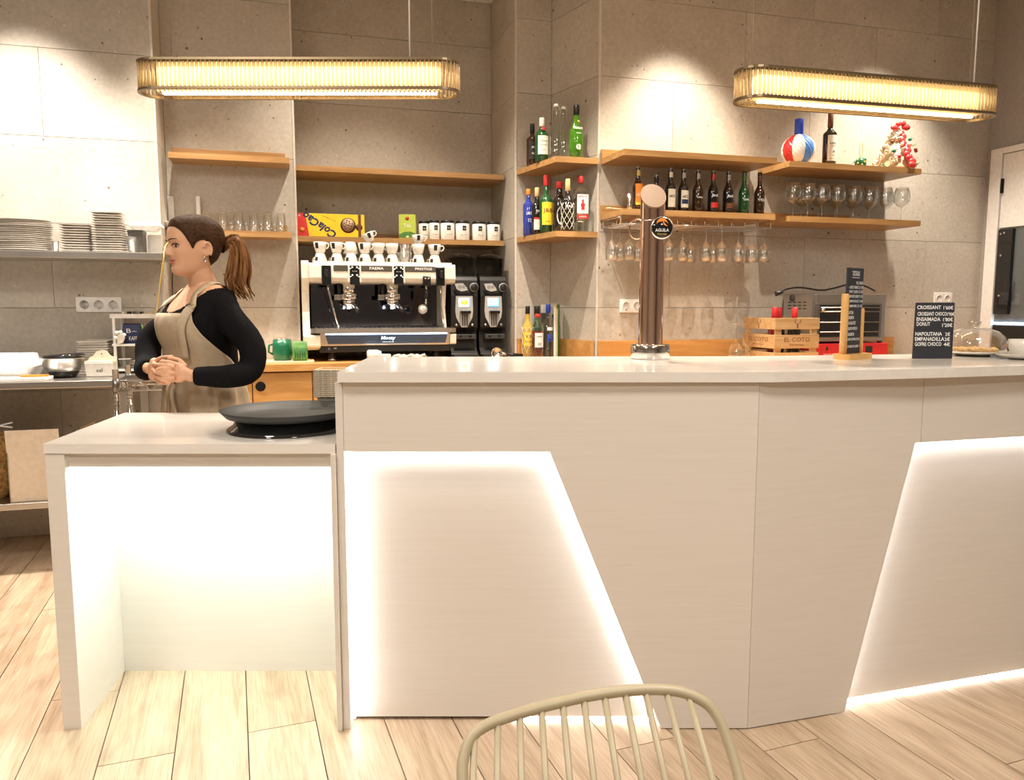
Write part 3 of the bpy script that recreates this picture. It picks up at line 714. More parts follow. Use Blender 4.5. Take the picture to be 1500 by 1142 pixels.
stack(tag(square_plate(.071), 'small square white plate in the lower of two square stacks', 'plate', 'short stack of square plates'), 11, -2.305, -.2, SZ, .0130, .0015, .02)
stack(tag(square_plate(.074), 'small square white plate in the taller of two square stacks', 'plate', 'tall stack of square plates'), 17, -2.15, -.2, SZ, .0122, .0015, .02)
for i, px_u in enumerate([-2.379, -2.398]):
    tag(MB().lathe([(0, 0), (.013, 0), (.0165, .050), (.018, .051), (.0155, .048), (.0115, .003), (0, .003)], 24).build('steel_beaker', 'steel', None, loc=WP(px_u, [-.085, -.16][i], SZ)), 'small steel beaker between the plate stacks', 'beaker', 'steel beakers on the shelf')
dk = thing('dark_carton', 'dark carton at the end of the steel shelf under the foam trays', 'box', WP(-2.028, -.255, SZ), A)
box('body', (-.036, .036, -.06, .06, 0, .118), 'charcoal_strip', dk, .002); box('lid', (-.038, .038, -.062, .062, .112, .126), 'charcoal_strip', dk, .002)
for i in range(2):
    ft = loft_sq(MB(), [(.056, .05, 0), (.076, .062, .022), (.078, .064, .022), (.06, .054, .003), (.001, .001, .003)] if i == 0 else [(.078, .064, 0), (.076, .062, .004), (.058, .05, .024), (.001, .001, .024)]).build('foam_tray', 'foam_white', None, .001, loc=WP(-1.982+.006*i, -.24, SZ+.126+.0225*i), rot=(0, 0, A+.08*(1-2*i)))
    tag(ft, ['white foam tray lying open under another on the dark carton', 'white foam tray turned over on top of another above the dark carton'][i], 'tray')
for i in range(5):
    tag(MB().shell([(.0, .001), (.019, .001), (.026, .062), (.027, .062)], 20).build('plastic_cup', 'plastic_clear', None, loc=WP(-2.03, -.115, SZ+.006*i)), 'clear plastic cup nested in the stack before the dark carton', 'cup', 'nested plastic cups')
pb = thing('paper_pad', 'white paper pad leaning on the kitchen wall at the end of the steel shelf', 'paper', WP(-1.948, -.3, SZ), A)
box('sheets', (-.036, .036, -.012, .012, 0, .105), 'paper', pb); box('cover', (-.037, .037, .012, .015, 0, .112), 'plastic_white', pb)
for k in range(8): box('ruled_line', (-.030, .030, -.0126, -.012, .02+.01*k, .0208+.01*k), 'grey_plastic', pb)
# ================================================================ KITCHEN: ON THE STEEL BENCH
NZ = .906
ftub = thing('foam_container', 'white foam food container with its lid on the steel bench', 'container', WP(-2.644, -.02, NZ), A)
loft_sq(MB(), [(.15, .11, 0), (.172, .13, .05), (.18, .136, .052), (.178, .134, .058), (.15, .11, .058)], .25).build('tub', 'foam_white', ftub)
loft_sq(MB(), [(.182, .138, .056), (.184, .14, .060), (.182, .138, .066), (.158, .118, .075), (.148, .11, .115), (.13, .1, .118)], .25).build('lid', 'foam_white', ftub)
cbo = thing('chopping_board', 'white plastic chopping board near the edge of the steel bench', 'board', WP(-2.575, .185, NZ), A)
box('slab', (-.2, .205, -.065, .065, 0, .016), 'plastic_white', cbo, .004); box('rubber_foot', (-.19, .19, -.06, .06, -.0005, .002), 'grey_plastic', cbo)
kn = thing('orange_peeler', 'flat orange-handled tool lying on the white chopping board', 'utensil', WP(-2.434, .185, NZ+.016), A)
MB().prism([(-.058, -.012), (.03, -.016), (.06, -.006), (.06, .006), (.03, .016), (-.058, .012)], 0, .010).build('handle', 'orange', kn, .003); box('blade', (-.13, -.055, -.008, .008, .003, .005), 'steel', kn)
bw = thing('mixing_bowl', 'steel mixing bowl on a black rubber base on the steel bench', 'bowl', WP(-2.349, .03, NZ), A)
MB().lathe([(.050, .018), (.068, .026), (.088, .055), (.096, .095), (.099, .0965), (.0975, .098), (.094, .095), (.085, .056), (.064, .03), (0, .024)], 48).build('bowl_shell', 'steel', bw)
MB().lathe([(.052, 0), (.056, .002), (.071, .028), (.06, .024), (.05, .016)], 48).build('rubber_base', 'black_plastic', bw)
MB().lathe([(0, 0), (.092, 0), (.099, .004), (.099, .008), (.088, .018), (.0, .020)], 40, mat=Matrix.Translation((.004, .0, .0975)) @ Matrix.Rotation(math.radians(-4), 4, 'Y')).build('lid', 'black_gloss', bw)
def tray_sq(): return loft_sq(MB(), [(.064, .1, 0), (.071, .108, .002), (.077, .113, .011), (.0775, .1135, .0125), (.069, .105, .005), (.001, .001, .005)], .12).build('serving_dish', 'plate_white', None)
stack(tag(tray_sq(), 'white rectangular dish in the stack behind the salt box', 'dish', 'stack of rectangular dishes'), 14, -2.242, -.2, NZ, .0125, .0015, .015)
sx = thing('salt_box', 'white ceramic salt box with a scalloped wooden lid plate', 'salt box', WP(-2.179, .03, NZ), A)
loft_sq(MB(), [(.050, .045, 0), (.060, .05, .004), (.066, .055, .07), (.062, .051, .072), (.058, .046, .006)], .2).build('pot', 'porcelain', sx)
sc_p = [(-.066, .072), (.066, .072), (.066, .078), (.056, .096), (.044, .098), (.036, .106), (.024, .124), (.0, .131), (-.024, .124), (-.036, .106), (-.044, .098), (-.056, .096), (-.066, .078)]
MB().prism(sc_p, .030, .040, 'y').build('back_plate', 'porcelain', sx, .002); box('wooden_lid', (-.064, .064, -.05, .03, .070, .078), 'pale_wood', sx, .002)
text(sx, 'sal', (.004, -.0565, .034), 'ink', .028, .018)
MB().ball((0, .029, .112), (.003, .002, .003), 8).build('hanging_hole', 'ink', sx)
# white plastic shelf unit
U0, U1 = -2.144, -1.915
wu = thing('plastic_shelf_unit', 'small white plastic shelf unit standing on the steel bench', 'shelf', WP((U0+U1)/2, -.2, NZ), A)
hw = (U1-U0)/2; ht = 0.308; hm = 0.15
for zz in (ht-.012, hm-.006, .012): box('tier', (-hw-.006, hw, -.1, .12, zz, zz+.012), 'plastic_white', wu, .002)
for xx in (-hw, hw-.014):
    for yy in (-.098, .106): box('upright', (xx, xx+.014, yy, yy+.012, 0, ht), 'plastic_white', wu, .002)
box('top_lip', (-hw-.008, hw, -.104, -.1, ht-.018, ht+.004), 'plastic_white', wu)
bag = thing('coffee_bag', 'navy blue coffee bag with white print on the plastic shelf unit', 'bag', WP(-2.059, -.15, NZ+hm+.006), A)
loft_sq(MB(), [(.040, .022, 0), (.044, .026, .01), (.044, .022, .07), (.042, .008, .098), (.042, .003, .106)], .2).build('pouch', 'navy', bag)
text(bag, 'B', (-.012, -.0245, .068), 'chalk_white', .022, .022); text(bag, 'coffee', (.014, -.0245, .065), 'chalk_white', .025, .007); text(bag, 'KAFE', (.008, -.0265, .028), 'chalk_white', .04, .02)
fl = thing('flower_toy', 'pale green plastic flower clipped inside the plastic shelf unit', 'ornament', WP(-2.106, -.092, NZ+hm+.004), A)
MB().prism([(-.016, 0), (.012, .01), (.022, .034), (.008, .06), (-.012, .048)], -.008, .006, 'y').build('leaf_body', 'label_cream', fl, .003)
for (x, z) in [(-.014, .062), (.004, .064), (.02, .05), (-.02, .036)]: MB().ball((x, -.008, z), (.010, .006, .009), 10).build('petal', 'plastic_white', fl)
for i, (px_u, mt) in enumerate([(-1.984, 'glass'), (-1.962, 'glass')]):
    tag(MB().shell([(0, .001), (.020, .001), (.026, .07), (.027, .07)], 20).build('drinking_glass', mt, None, loc=WP(px_u, -.13-.05*i, NZ+hm+.006)), 'clear glass beside the navy coffee bag', 'glass', 'glasses in the plastic shelf unit')
for i, (px_u, ln, mt) in enumerate([(-2.101, .014, 'plastic_white'), (-2.071, .022, 'black_plastic'), (-2.041, .026, 'charcoal_strip'), (-2.011, .020, 'black_plastic')]):
    tag(MB().cyl((-ln/2, 0, .0085), (ln/2, 0, .0085), .0085, 10).build('bottle_stopper', mt, None, loc=WP(px_u, -.17, NZ+ht), rot=(0, 0, A)), ['white round stopper on top of the plastic shelf unit', 'short black stopper on top of the plastic shelf unit beside the white one', 'long brown stopper on top of the plastic shelf unit', 'short black stopper at the cable end of the shelf unit top'][i], 'stopper')
for i in range(4):
    tag(loft_sq(MB(), [(.04, .05, 0), (.048, .056, .008), (.048, .056, .010), (.038, .048, .003), (.001, .001, .003)], .15).build('small_dish', 'plate_white', None, loc=WP(-2.028+.004*(i % 2), -.205, NZ+.024+.0098*i), rot=(0, 0, A)), 'small white dish stacked in the lower tier of the plastic shelf unit', 'dish', 'small dishes in the shelf unit')
pt = thing('plastic_tub', 'clear plastic tub in the lower tier of the plastic shelf unit', 'tub', WP(-2.095, -.125, NZ+.024), A)
loft_sq(MB(), [(.022, .02, 0), (.026, .024, .05), (.028, .026, .05)], .2).build('wall', 'plastic_clear', pt); loft_sq(MB(), [(.028, .026, .05), (.028, .026, .054)], .2).build('lid', 'plastic_white', pt)
gl = thing('rubber_glove', 'bright yellow and orange cloth glove hanging by the shelf unit', 'glove', WP(-1.982, .10, NZ+.0), A)
gm = MB(); gm.tube([(.020, 0, .155), (.012, -.004, .13), (-.002, 0, .10), (-.010, .002, .06), (-.012, 0, .02), (-.010, 0, .0)], [.010, .02, .018, .022, .024, .02], 10, flat=.6); gm.build('cuff', 'yellow', gl)
MB().tube([(.022, -.012, .135), (.010, -.014, .112), (.004, -.016, .092)], [.006, .011, .006], 10).build('orange_patch', 'orange', gl)
MB().tube([(-.004, -.018, .075), (-.014, -.02, .045), (-.012, -.018, .018)], [.005, .010, .006], 10).build('white_patch', 'paper', gl)
MB().tube([(.02, 0, .15), (.024, .02, .19), (.03, .05, .20)], .003, 6).build('pink_loop', 'red', gl)
tag(MB().tube([(-.012, 0, .0), (.0, -.004, .04), (.014, -.006, .085), (.006, 0, .10)], [.004, .006, .004, .003], 8).build('green_brush', 'leaf_green', None, loc=WP(-2.008, -.092, NZ+hm+.006), rot=(0, 0, A)), 'thin green brush leaning beside the navy coffee bag', 'brush')
# cables
def PT(px, py, v): return None
yc = [(-1.96, 4.458, 1.638), (-1.896, 4.268, 1.603), (-1.826, 4.08, 1.563), (-1.804, 4.019, 1.527), (-1.813, 4.017, 1.471), (-1.838, 4.025, 1.359), (-1.865, 4.048, 1.26), tuple(WP(-1.945, -.115, NZ+ht+.012)), tuple(WP(-1.975, -.12, NZ+ht+.0035)), tuple(WP(-2.001, -.115, NZ+ht+.0035))]
tag(MB().tube(smooth_path(yc), .0035, 8).build('yellow_cable', 'label_gold', None), 'thin yellow cable hanging down to the plastic shelf unit', 'cable')
kc = [tuple(WP(u, -.6, z)) for u, z in ((-1.882, 1.664), (-1.902, 1.61), (-1.912, 1.555), (-1.898, 1.515), (-1.907, 1.45), (-1.913, 1.35), (-1.914, 1.17))]
tag(MB().tube(smooth_path(kc), .0025, 8).build('black_cable', 'black_plastic', None), 'thin black cable hanging on the pillar edge', 'cable')
# trunking and bits on the pillar shelf
for i, (x0, x1, y0, y1) in enumerate([(-1.921, -1.888, 1.711, 1.9), (-1.763, -1.74, 1.695, 1.902)]):
    tk = thing('cable_trunking', ['wide white plastic cable trunking at the pillar edge', 'narrow white plastic cable trunking standing behind the tumblers'][i], 'trunking', WP((x0+x1)/2, [-.645, -.62][i], y0), A)
    hh = y1-y0; w2 = (x1-x0)/2
    box('channel', (-w2, w2, -.012, .010, 0, hh), 'plastic_white', tk, .002); box('cover', (-w2*.8, w2*.8, -.015, -.011, 0, hh), 'plastic_white', tk, .001)
pbx = thing('plastic_punnet', 'white plastic punnet at the end of the tumbler shelf', 'container', WP(-1.852, -.54, 1.695), A)
loft_sq(MB(), [(.05, .04, 0), (.064, .052, .040), (.068, .056, .041), (.068, .056, .045), (.062, .05, .044), (.048, .038, .004)], .15).build('punnet_wall', 'plastic_white', pbx)
for k in range(5): box('slot', (-.04+.018*k, -.03+.018*k, -.0555, -.040, .012, .032), 'label_cream', pbx)
# tumblers upside down
tmb = MB().shell([(.0, .112), (.022, .112), (.024, .108), (.033, .002), (.033, 0), (.031, .002), (.0225, .100), (0, .102)], 24).mesh('tumbler', 'glass')
for i, (px_u, v) in enumerate([(-1.7, -.52), (-1.61, -.52), (-1.522, -.52), (-1.437, -.52), (-1.36, -.52), (-1.285, -.52), (-1.662, -.6), (-1.569, -.6), (-1.484, -.6), (-1.397, -.6), (-1.322, -.6)]):
    o = bpy.data.objects.new('tumbler', tmb); COL.objects.link(o); o.location = WP(px_u, v, 1.695); tag(o, 'clear glass tumbler upside down on the pillar shelf', 'tumbler', 'tumblers on the pillar shelf')
# ================================================================ WIRE RACK, BOX AND SACK
wr = thing('wire_rack', 'chrome wire rack with ringed posts beside the woman', 'rack', WP(-1.66, .66, 0), A)
for (x, y) in [(-.30, -.13), (-.30, .13), (.16, -.13), (.16, .13)]:
    pm = MB().cyl((x, y, 0), (x, y, .995), .0125, 14)
    pm.build('post', 'chrome', wr)
    gm = MB()
    for k in range(24): gm.lathe([(.0128, .56+.0166*k), (.0134, .5605+.0166*k), (.0134, .5625+.0166*k), (.0128, .563+.0166*k)], 14, c=(x, y, 0))
    gm.build('groove_rings', 'steel_dark', wr); MB().lathe([(.0145, .90), (.0145, .955)], 14, c=(x, y, 0)).build('collar', 'steel_dark', wr)
for zz in (.945, .905):
    MB().tube([(-.30, -.13, zz), (.16, -.13, zz), (.16, .13, zz), (-.30, .13, zz)], .004, 8, True).build('shelf_rail', 'chrome', wr)
for k in range(9): MB().cyl((-.30, -.12+.03*k, .949), (.16, -.12+.03*k, .949), .0022, 6).build('shelf_wire', 'chrome', wr)
for y in (-.13, .13): MB().tube([(-.30+.46*k/48, y, .925+.019*math.sin(k*PI/4)) for k in range(49)], .002, 6).build('zigzag_wire', 'chrome', wr)
for x in (-.30, .16): MB().tube([(x, -.13+.26*k/24, .925+.019*math.sin(k*PI/4)) for k in range(25)], .002, 6).build('zigzag_wire', 'chrome', wr)
bx = thing('cardboard_box', 'open pale cardboard box on the undershelf of the steel bench', 'box', WP(-2.44, .0, .318), A)
box('front_wall', (-.13, .125, -.20, -.195, 0, .245), 'kraft_light', bx); box('rear_wall', (-.13, .125, .195, .20, 0, .245), 'kraft_light', bx)
box('side_wall', (-.13, -.125, -.2, .2, 0, .245), 'kraft_light', bx); box('side_wall', (.12, .125, -.2, .2, 0, .245), 'kraft_light', bx); box('bottom', (-.13, .125, -.2, .2, 0, .004), 'kraft_light', bx)
MB().prism([(-.200, .245), (-.196, .245), (-.206, .352), (-.210, .352)], -.131, .098, 'x').build('flap', 'kraft_light', bx)
MB().prism([(.120, .245), (.125, .245), (.175, .335), (.170, .337)], -.19, .19, 'y').build('flap', 'kraft', bx)
sk = thing('straw_sack', 'lumpy brown straw-coloured sack tied up beside the cardboard box', 'sack', WP(-2.72, .02, .318), A)
m_ = MB(); rs = random.Random(5)
prof = [(.0, 0), (.105, .0), (.128, .05), (.132, .14), (.118, .23), (.085, .30), (.045, .345), (.03, .36), (.05, .385), (.03, .40), (0, .40)]
m_.lathe(prof, 28); m_.v = [(x*(1+.10*math.sin(9*z*10+5*math.atan2(y, x))), y*(1+.10*math.sin(7*z*9+4*math.atan2(y, x))), z) for x, y, z in m_.v]
m_.build('bag_body', 'straw', sk)
MB().tube([(-.03, -.05, .345), (.02, -.07, .355), (.09, -.075, .362), (.15, -.08, .352)], .004, 6).build('tie', 'plastic_white', sk); MB().tube([(.09, -.07, .362), (.15, -.075, .375)], .0035, 6).build('tie', 'plastic_white', sk)
# ================================================================ COFFEE MACHINE
cm = thing('coffee_machine', 'cream two-group espresso machine with black control pads in the recess', 'coffee machine', WP(-.71, -.68, CZ), A)
head = MB().prism([(.22, .472), (-.235, .472), (-.268, .480), (-.283, .500), (-.279, .572), (-.268, .590), (.22, .590)], -.425, .458, 'x').build('head_housing', 'cream_white', cm, .006)
box('cup_rail', (-.40, .44, -.255, -.249, .588, .602), 'cream_white', cm, .002); box('cup_rail', (.43, .436, -.25, .2, .588, .602), 'cream_white', cm, .002)
MB().prism([(.22, .065), (-.10, .065), (-.19, .07), (-.23, .10), (-.235, .165), (-.20, .20), (-.17, .30), (-.19, .43), (-.25, .46), (-.265, .50), (-.262, .592), (-.24, .604), (.22, .604)], -.468, -.426, 'x').build('side_panel', 'cream_white', cm, .006)
MB().prism([(.22, .065), (-.12, .065), (-.18, .19), (-.14, .32), (-.18, .472), (.22, .472)], .395, .418, 'x').build('side_panel', 'cream_white', cm, .004)
box('back_panel', (-.41, .395, .03, .05, .19, .472), 'dark_mirror', cm); box('body_core', (-.41, .395, .05, .22, .07, .472), 'black_plastic', cm)
# brand strip on the head: three pieces split by the two control pads
for (x0, x1) in [(-.283, -.195), (-.125, .068), (.140, .335)]: box('dark_strip', (x0, x1, -.2855, -.2775, .543, .578), 'charcoal_strip', head, .006)
text(head, 'FAEMA', (-.028, -.2862, .561), 'chalk_white', .085, .016, .02); text(head, 'PRESTIGE', (.258, -.2862, .561), 'chalk_white', .105, .014, .02)
for x in (-.160, .104):
    box('pad_frame', (x-.041, x+.041, -.290, -.27, .470, .585), 'cream_white', head, .010)
    pdx = box('control_pad', (x-.030, x+.030, -.2935, -.28, .462, .578), 'black_gloss', head, .006)
    for dx in (-.014, .014):
        for z in (.565, .518): MB().lathe([(.006, 0), (.006, .001)], 12, mat=Matrix.Translation((x+dx, -.2935, z)) @ Matrix.Rotation(PI/2, 4, 'X')).build('button', 'chalk_white', pdx)
    for dx in (-.010, 0, .010): box('button_dot', (x+dx-.002, x+dx+.002, -.2943, -.293, .540, .544), 'chalk_white', pdx)
    for dx in (-.024, .024):
        for z in (.558, .510): box('indicator', (x+dx-.002, x+dx+.002, -.2943, -.293, z-.002, z+.002), 'led_cool', pdx)
for x in (-.325, .362):
    lv = box('steam_lever_plate', (x-.028, x+.028, -.2905, -.27, .458, .575), 'black_gloss', head, .006)
    MB().cyl((x, -.285, .53), (x+.006, -.315, .525), .013, 14).build('lever_knob', 'black_plastic', lv); box('lever', (x-.008, x+.012, -.318, -.305, .505, .55), 'black_plastic', lv, .003)
bs = box('switch_plate', (.252, .302, -.2905, -.27, .458, .518), 'black_gloss', head, .006)
for dx in (-.010, .010): box('switch_mark', (.277+dx-.004, .277+dx+.004, -.2912, -.2900, .500, .506), 'chalk_white', bs)
# group heads with portafilters
for x in (-.190, .075):
    MB().cyl((x, -.19, .40), (x, -.19, .475), .037, 24).build('group_neck', 'chrome', cm)
    MB().cyl((x-.055, -.16, .38), (x-.055, -.16, .475), .012, 14).build('group_bolt', 'black_plastic', cm)
    g = MB().lathe([(.046, .370), (.052, .376), (.052, .402), (.044, .410), (.0, .41)], 28, c=(x, -.19, 0)).build('group_head', 'chrome', cm)
    pf = MB().lathe([(.018, .335), (.036, .340), (.040, .368), (.0, .37)], 24, c=(x, -.195, 0)).build('portafilter', 'chrome', cm)
    MB().tube([(x+.02, -.22, .352), (x+.035, -.29, .325), (x+.04, -.33, .305)], [.010, .013, .014], 12).build('portafilter_handle', 'black_plastic', pf)
    MB().tube([(x-.012, -.2, .336), (x-.014, -.21, .318)], .008, 10).build('spout', 'chrome', pf); MB().tube([(x+.012, -.2, .336), (x+.014, -.21, .318)], .008, 10).build('spout', 'chrome', pf)
    MB().ball((x-.004, -.215, .325), .009, 12).build('work_light', 'work_led', cm)
    box('hook_arm', (x-.088, x-.045, -.19, -.16, .372, .404), 'chrome', cm, .004)
# steam wands, hot-water spout with dial thermometer
MB().tube([(-.318, -.27, .462), (-.315, -.275, .43), (-.285, -.27, .30), (-.262, -.265, .212)], .0055, 10).build('steam_wand', 'chrome', cm); MB().cyl((-.264, -.265, .216), (-.258, -.264, .195), .008, 10).build('wand_tip', 'steel', cm)
MB().tube([(.362, -.27, .462), (.366, -.275, .41), (.372, -.27, .30), (.388, -.25, .20)], .0055, 10).build('steam_wand', 'chrome', cm)
MB().tube([(.277, -.26, .462), (.276, -.262, .43)], .006, 10).build('water_spout', 'chrome', cm); MB().cyl((.276, -.262, .435), (.274, -.262, .385), .011, 12).build('water_grip', 'black_plastic', cm); MB().tube([(.274, -.262, .385), (.273, -.265, .345)], .006, 10).build('water_spout', 'chrome', cm)
dm = Matrix.Translation((.252, -.268, .315)) @ Matrix.Rotation(PI/2, 4, 'X')
dl = MB().lathe([(.030, -.008), (.030, .002), (.027, .004), (.027, .001), (0, .001)], 30, mat=dm).build('dial', 'chrome', cm)
MB().lathe([(.026, .0012), (0, .0022)], 30, mat=dm).build('dial_face', 'paper', dl); box('dial_needle', (.2508, .2532, -.2712, -.2706, .315, .335), 'ink', dl); MB().prism([(.252, .314), (.268, .322), (.267, .324), (.251, .316)], -.2712, -.2706, 'y').build('dial_needle', 'ink', dl)
# drip tray, lit front panel and base
MB().prism([(-.435, .06), (-.425, -.275), (-.40, -.298), (.43, -.298), (.458, -.285), (.458, .06)], .172, .198).build('drip_tray', 'steel', cm, .004)
box('tray_grid', (-.40, .41, -.265, .03, .196, .2005), 'steel_dark', cm)
for k in range(27): box('grid_bar', (-.395+.03*k, -.388+.03*k, -.262, .028, .2, .204), 'steel', cm)
MB().prism([(-.268, .095), (-.286, .172), (-.10, .172), (-.10, .095)], -.37, .418, 'x').build('front_panel', 'steel', cm, .003)
fpn = MB().add([(-.325, -.2728, .106), (.392, -.2728, .106), (.402, -.2868, .160), (-.340, -.2868, .160)], [(0, 1, 2, 3)]).build('logo_panel', 'panel_blue', cm)  # plain blue panel carrying the logo, not emissive itself
box('light_bar', (-.34, .40, -.2905, -.282, .162, .170), 'led_cool', fpn)
mo = text(fpn, 'Mocay', (.035, 0, 0), 'screen_white', .088, .028, .02, .15)
mo.location = (0, -.2825, .138); mo.rotation_euler = (math.radians(14), 0, 0)
mo = text(fpn, 'maestros del cafe', (.035, 0, 0), 'screen_white', .07, .006, 0)
mo.location = (0, -.2775, .117); mo.rotation_euler = (math.radians(14), 0, 0)
MB().prism([(-.225, .07), (-.285, .09), (-.29, .16), (-.15, .172), (-.15, .07)], -.466, -.37, 'x').build('corner_block', 'cream_white', cm, .008); MB().prism([(-.25, .095), (-.285, .10), (-.29, .16), (-.15, .172), (-.15, .095)], .42, .458, 'x').build('corner_block', 'cream_white', cm, .006)
box('base', (-.375, .425, -.262, .2, .055, .098), 'black_plastic', cm, .004); text(cm, '::  =', (-.30, -.2628, .078), 'chalk_white', .05, .012)
for (x, y) in [(-.30, -.21), (.34, -.21), (-.30, .15), (.34, .15)]: MB().lathe([(.026, .0), (.026, .012), (.022, .014), (.022, .056)], 20, c=(x, y, 0)).build('foot', 'steel', cm)
# ================================================================ CUPS ON THE MACHINE
MT = CZ+.590
def make_cup(name, s=1.0, logo=True):
    c = thing(name, 'white espresso cup with black logo', 'cup', (0, 0, 0))
    MB().lathe([(r*s, z*s) for r, z in [(0, 0), (.019, 0), (.023, .004), (.031, .03), (.034, .054), (.032, .054), (.028, .03), (.02, .007), (0, .005)]], 26).build('cup_bowl', 'porcelain', c)
    MB().tube([(.031*s, 0, .047*s), (.046*s, 0, .046*s), (.050*s, 0, .036*s), (.044*s, 0, .024*s), (.028*s, 0, .02*s)], .0036*s, 8).build('handle', 'porcelain', c)
    if logo:
        lm = MB(); rows = [(.0300, .022), (.0342, .050)]
        vs = []; n = 4
        for r, z in [(.0293, .021), (.0348, .050)]:
            for k in range(n+1): a = -PI/2-.28+.56*k/n; vs.append((r*s*math.cos(a), r*s*math.sin(a), z*s))
        lm.add(vs, [(k, k+1, n+2+k, n+1+k) for k in range(n)]).build('logo_patch', 'ink', c)
    return c
cupA = make_cup('espresso_cup'); used = [False]
def place_cup(u, v, z, inv, rot, label, tilt=0, sc=1):
    o = cupA if not used[0] else dup(cupA, (0, 0, 0)); used[0] = True
    o['label'] = label; o['group'] = 'cups on the coffee machine'
    p = WP(u, v, z)
    sc *= 1.2
    if inv: o.rotation_euler = (PI, 0, A+rot); p.z += .054*sc
    else: o.rotation_euler = (0, tilt, A+rot)
    o.location = p; o.scale = (sc, sc, sc)
lowl = 'white espresso cup standing in the lower layer of cups on the coffee machine'; upl = 'white espresso cup in the upper layer of cups on the coffee machine'
for u in (-1.062, -.965, -.880, -.796, -.712, -.628, -.464, -.36): place_cup(u, -.52, MT, True, 2.4, lowl)
H1 = .0648
for (u, rot) in [(-1.062, -.6), (-.965, -.6), (-.796, -.6), (-.712, 2.3), (-.628, 2.4), (-.464, 1.4), (-.36, 0)]: place_cup(u, -.52, MT+H1, False, rot, upl)
place_cup(-.880, -.550, MT+H1, True, 1.6, 'wide white cup turned over in the upper layer of cups on the coffee machine', 0, 1.12)
place_cup(-.757, -.525, MT+2*H1+.010, False, .1, 'white espresso cup tipped sideways on top of all the other cups', -.42, .9)
place_cup(-.464, -.53, MT+2*H1, False, 0, 'white espresso cup perched on another behind the glasses on the coffee machine', 0, .9)
tgm = MB().shell([(0, .001), (.021, .001), (.022, .012), (.030, .082), (.031, .082), (.023, .016), (0, .012)], 22).mesh('shot_glass', 'glass')
for i, (u, v, z) in enumerate([(-.553, -.50, 0), (-.520, -.60, 0), (-.585, -.60, 0), (-.553, -.50, .045), (-.520, -.60, .045)]):
    o = bpy.data.objects.new('shot_glass', tgm); COL.objects.link(o); o.location = WP(u, v, MT+z); tag(o, 'small clear glass nested among the white cups on the coffee machine', 'glass', 'glasses on the coffee machine')
# ================================================================ GRINDERS
def grinder(label, u, scr):
    g = thing('coffee_grinder', label, 'coffee grinder', WP(u, -.70, CZ), A)
    MB().prism([(.11, 0), (-.13, 0), (-.14, .02), (-.10, .06), (-.09, .16), (-.13, .20), (-.14, .40), (-.13, .50), (-.11, .53), (.11, .53)], -.088, .088, 'x').build('body', 'black_plastic', g, .010)
    box('foot_plate', (-.085, .085, -.19, .1, 0, .022), 'black_plastic', g, .006)
    box('grounds_drawer', (-.06, .075, -.155, -.1, .120, .152), 'tray_grey', g, .004)
    for dx in (-.03, .035): box('drawer_slot', (dx-.010, dx+.010, -.1565, -.154, .134, .143), 'black_gloss', g)
    fp = MB().prism([(-.058, .40), (.052, .40), (.056, .30), (.050, .26), (.016, .197), (-.022, .197), (-.056, .26), (-.062, .30)], -.1465, -.135, 'y').build('face_plate', 'grey_plastic', g, .002)
    MB().prism([(-.066, .478), (-.012, .482), (.014, .452), (.02, .435), (-.02, .428), (-.052, .440)], -.150, -.13, 'y').build('badge_plate', 'grey_plastic', g, .003)
    MB().prism([(-.07, .44), (-.03, .414), (.03, .418), (.06, .46), (.06, .40), (-.06, .40)], -.148, -.13, 'y').build('badge_bezel', 'black_gloss', g, .002)
    text(g, 'O10', (-.022, -.1508, .457), 'ink', .042, .018, .01)
    dmx = Matrix.Translation((.062, -.13, .455)) @ Matrix.Rotation(PI/2, 4, 'X')
    MB().lathe([(.028, 0), (.028, .022), (.024, .027), (0, .027)], 24, mat=dmx).build('dose_knob', 'black_plastic', g); MB().shell([(.0285, .018), (.0285, .024), (.0255, .028)], 24, mat=dmx).build('knob_ring', 'grey_plastic', g)
    s = box('screen', (-.040, .034, -.1485, -.146, .330, .386), 'screen_white', g, .001)
    if scr == 0:
        MB().lathe([(.026, 0), (0, .0004)], 24, sy=.7, mat=Matrix.Translation((-.003, -.149, .358)) @ Matrix.Rotation(PI/2, 4, 'X')).build('screen_mark', 'screen_yellow', s); text(s, 'Amores', (-.003, -.1497, .357), 'screen_red', .048, .012, .02); box('screen_bar', (.028, .034, -.1492, -.1485, .33, .386), 'screen_blue', s)
    else:
        text(s, 'Mocay', (-.003, -.1492, .360), 'screen_blue', .05, .018, .02); box('screen_bar', (-.040, .034, -.1492, -.1485, .330, .338), 'screen_blue', s); box('screen_bar', (.029, .034, -.1492, -.1485, .338, .386), 'screen_blue', s)
    box('spout_nose', (-.034, .034, -.185, -.14, .285, .305), 'black_gloss', g, .006)
    for dx in (-.014, 0, .014): box('chute_rib', (dx-.003, dx+.003, -.150, -.146, .205, .285), 'black_plastic', g)
    for dx in (-.056, .05): MB().lathe([(.009, 0), (.009, .006), (0, .007)], 14, mat=Matrix.Translation((dx, -.142, .212)) @ Matrix.Rotation(PI/2, 4, 'X')).build('bolt', 'steel', g)
    hz = .53
    loft_sq(MB(), [(.078, .085, hz), (.086, .095, hz+.02), (.088, .097, hz+.115), (.08, .09, hz+.118)], .25).build('hopper', 'smoked_glass', g)
    MB().lathe([(.082, hz+.118), (.080, hz+.135), (.045, hz+.15), (0, hz+.152)], 28, sy=1.05).build('hopper_lid', 'smoked_glass', g); MB().lathe([(.03, hz+.0), (.035, hz+.06), (.01, hz+.07)], 18).build('bean_funnel', 'plastic_clear', g)
    return g
grinder('black coffee grinder with a yellow and red screen logo beside the espresso machine', -.160, 0)
grinder('black coffee grinder with a blue screen logo next to the alcove wall', .035, 1)
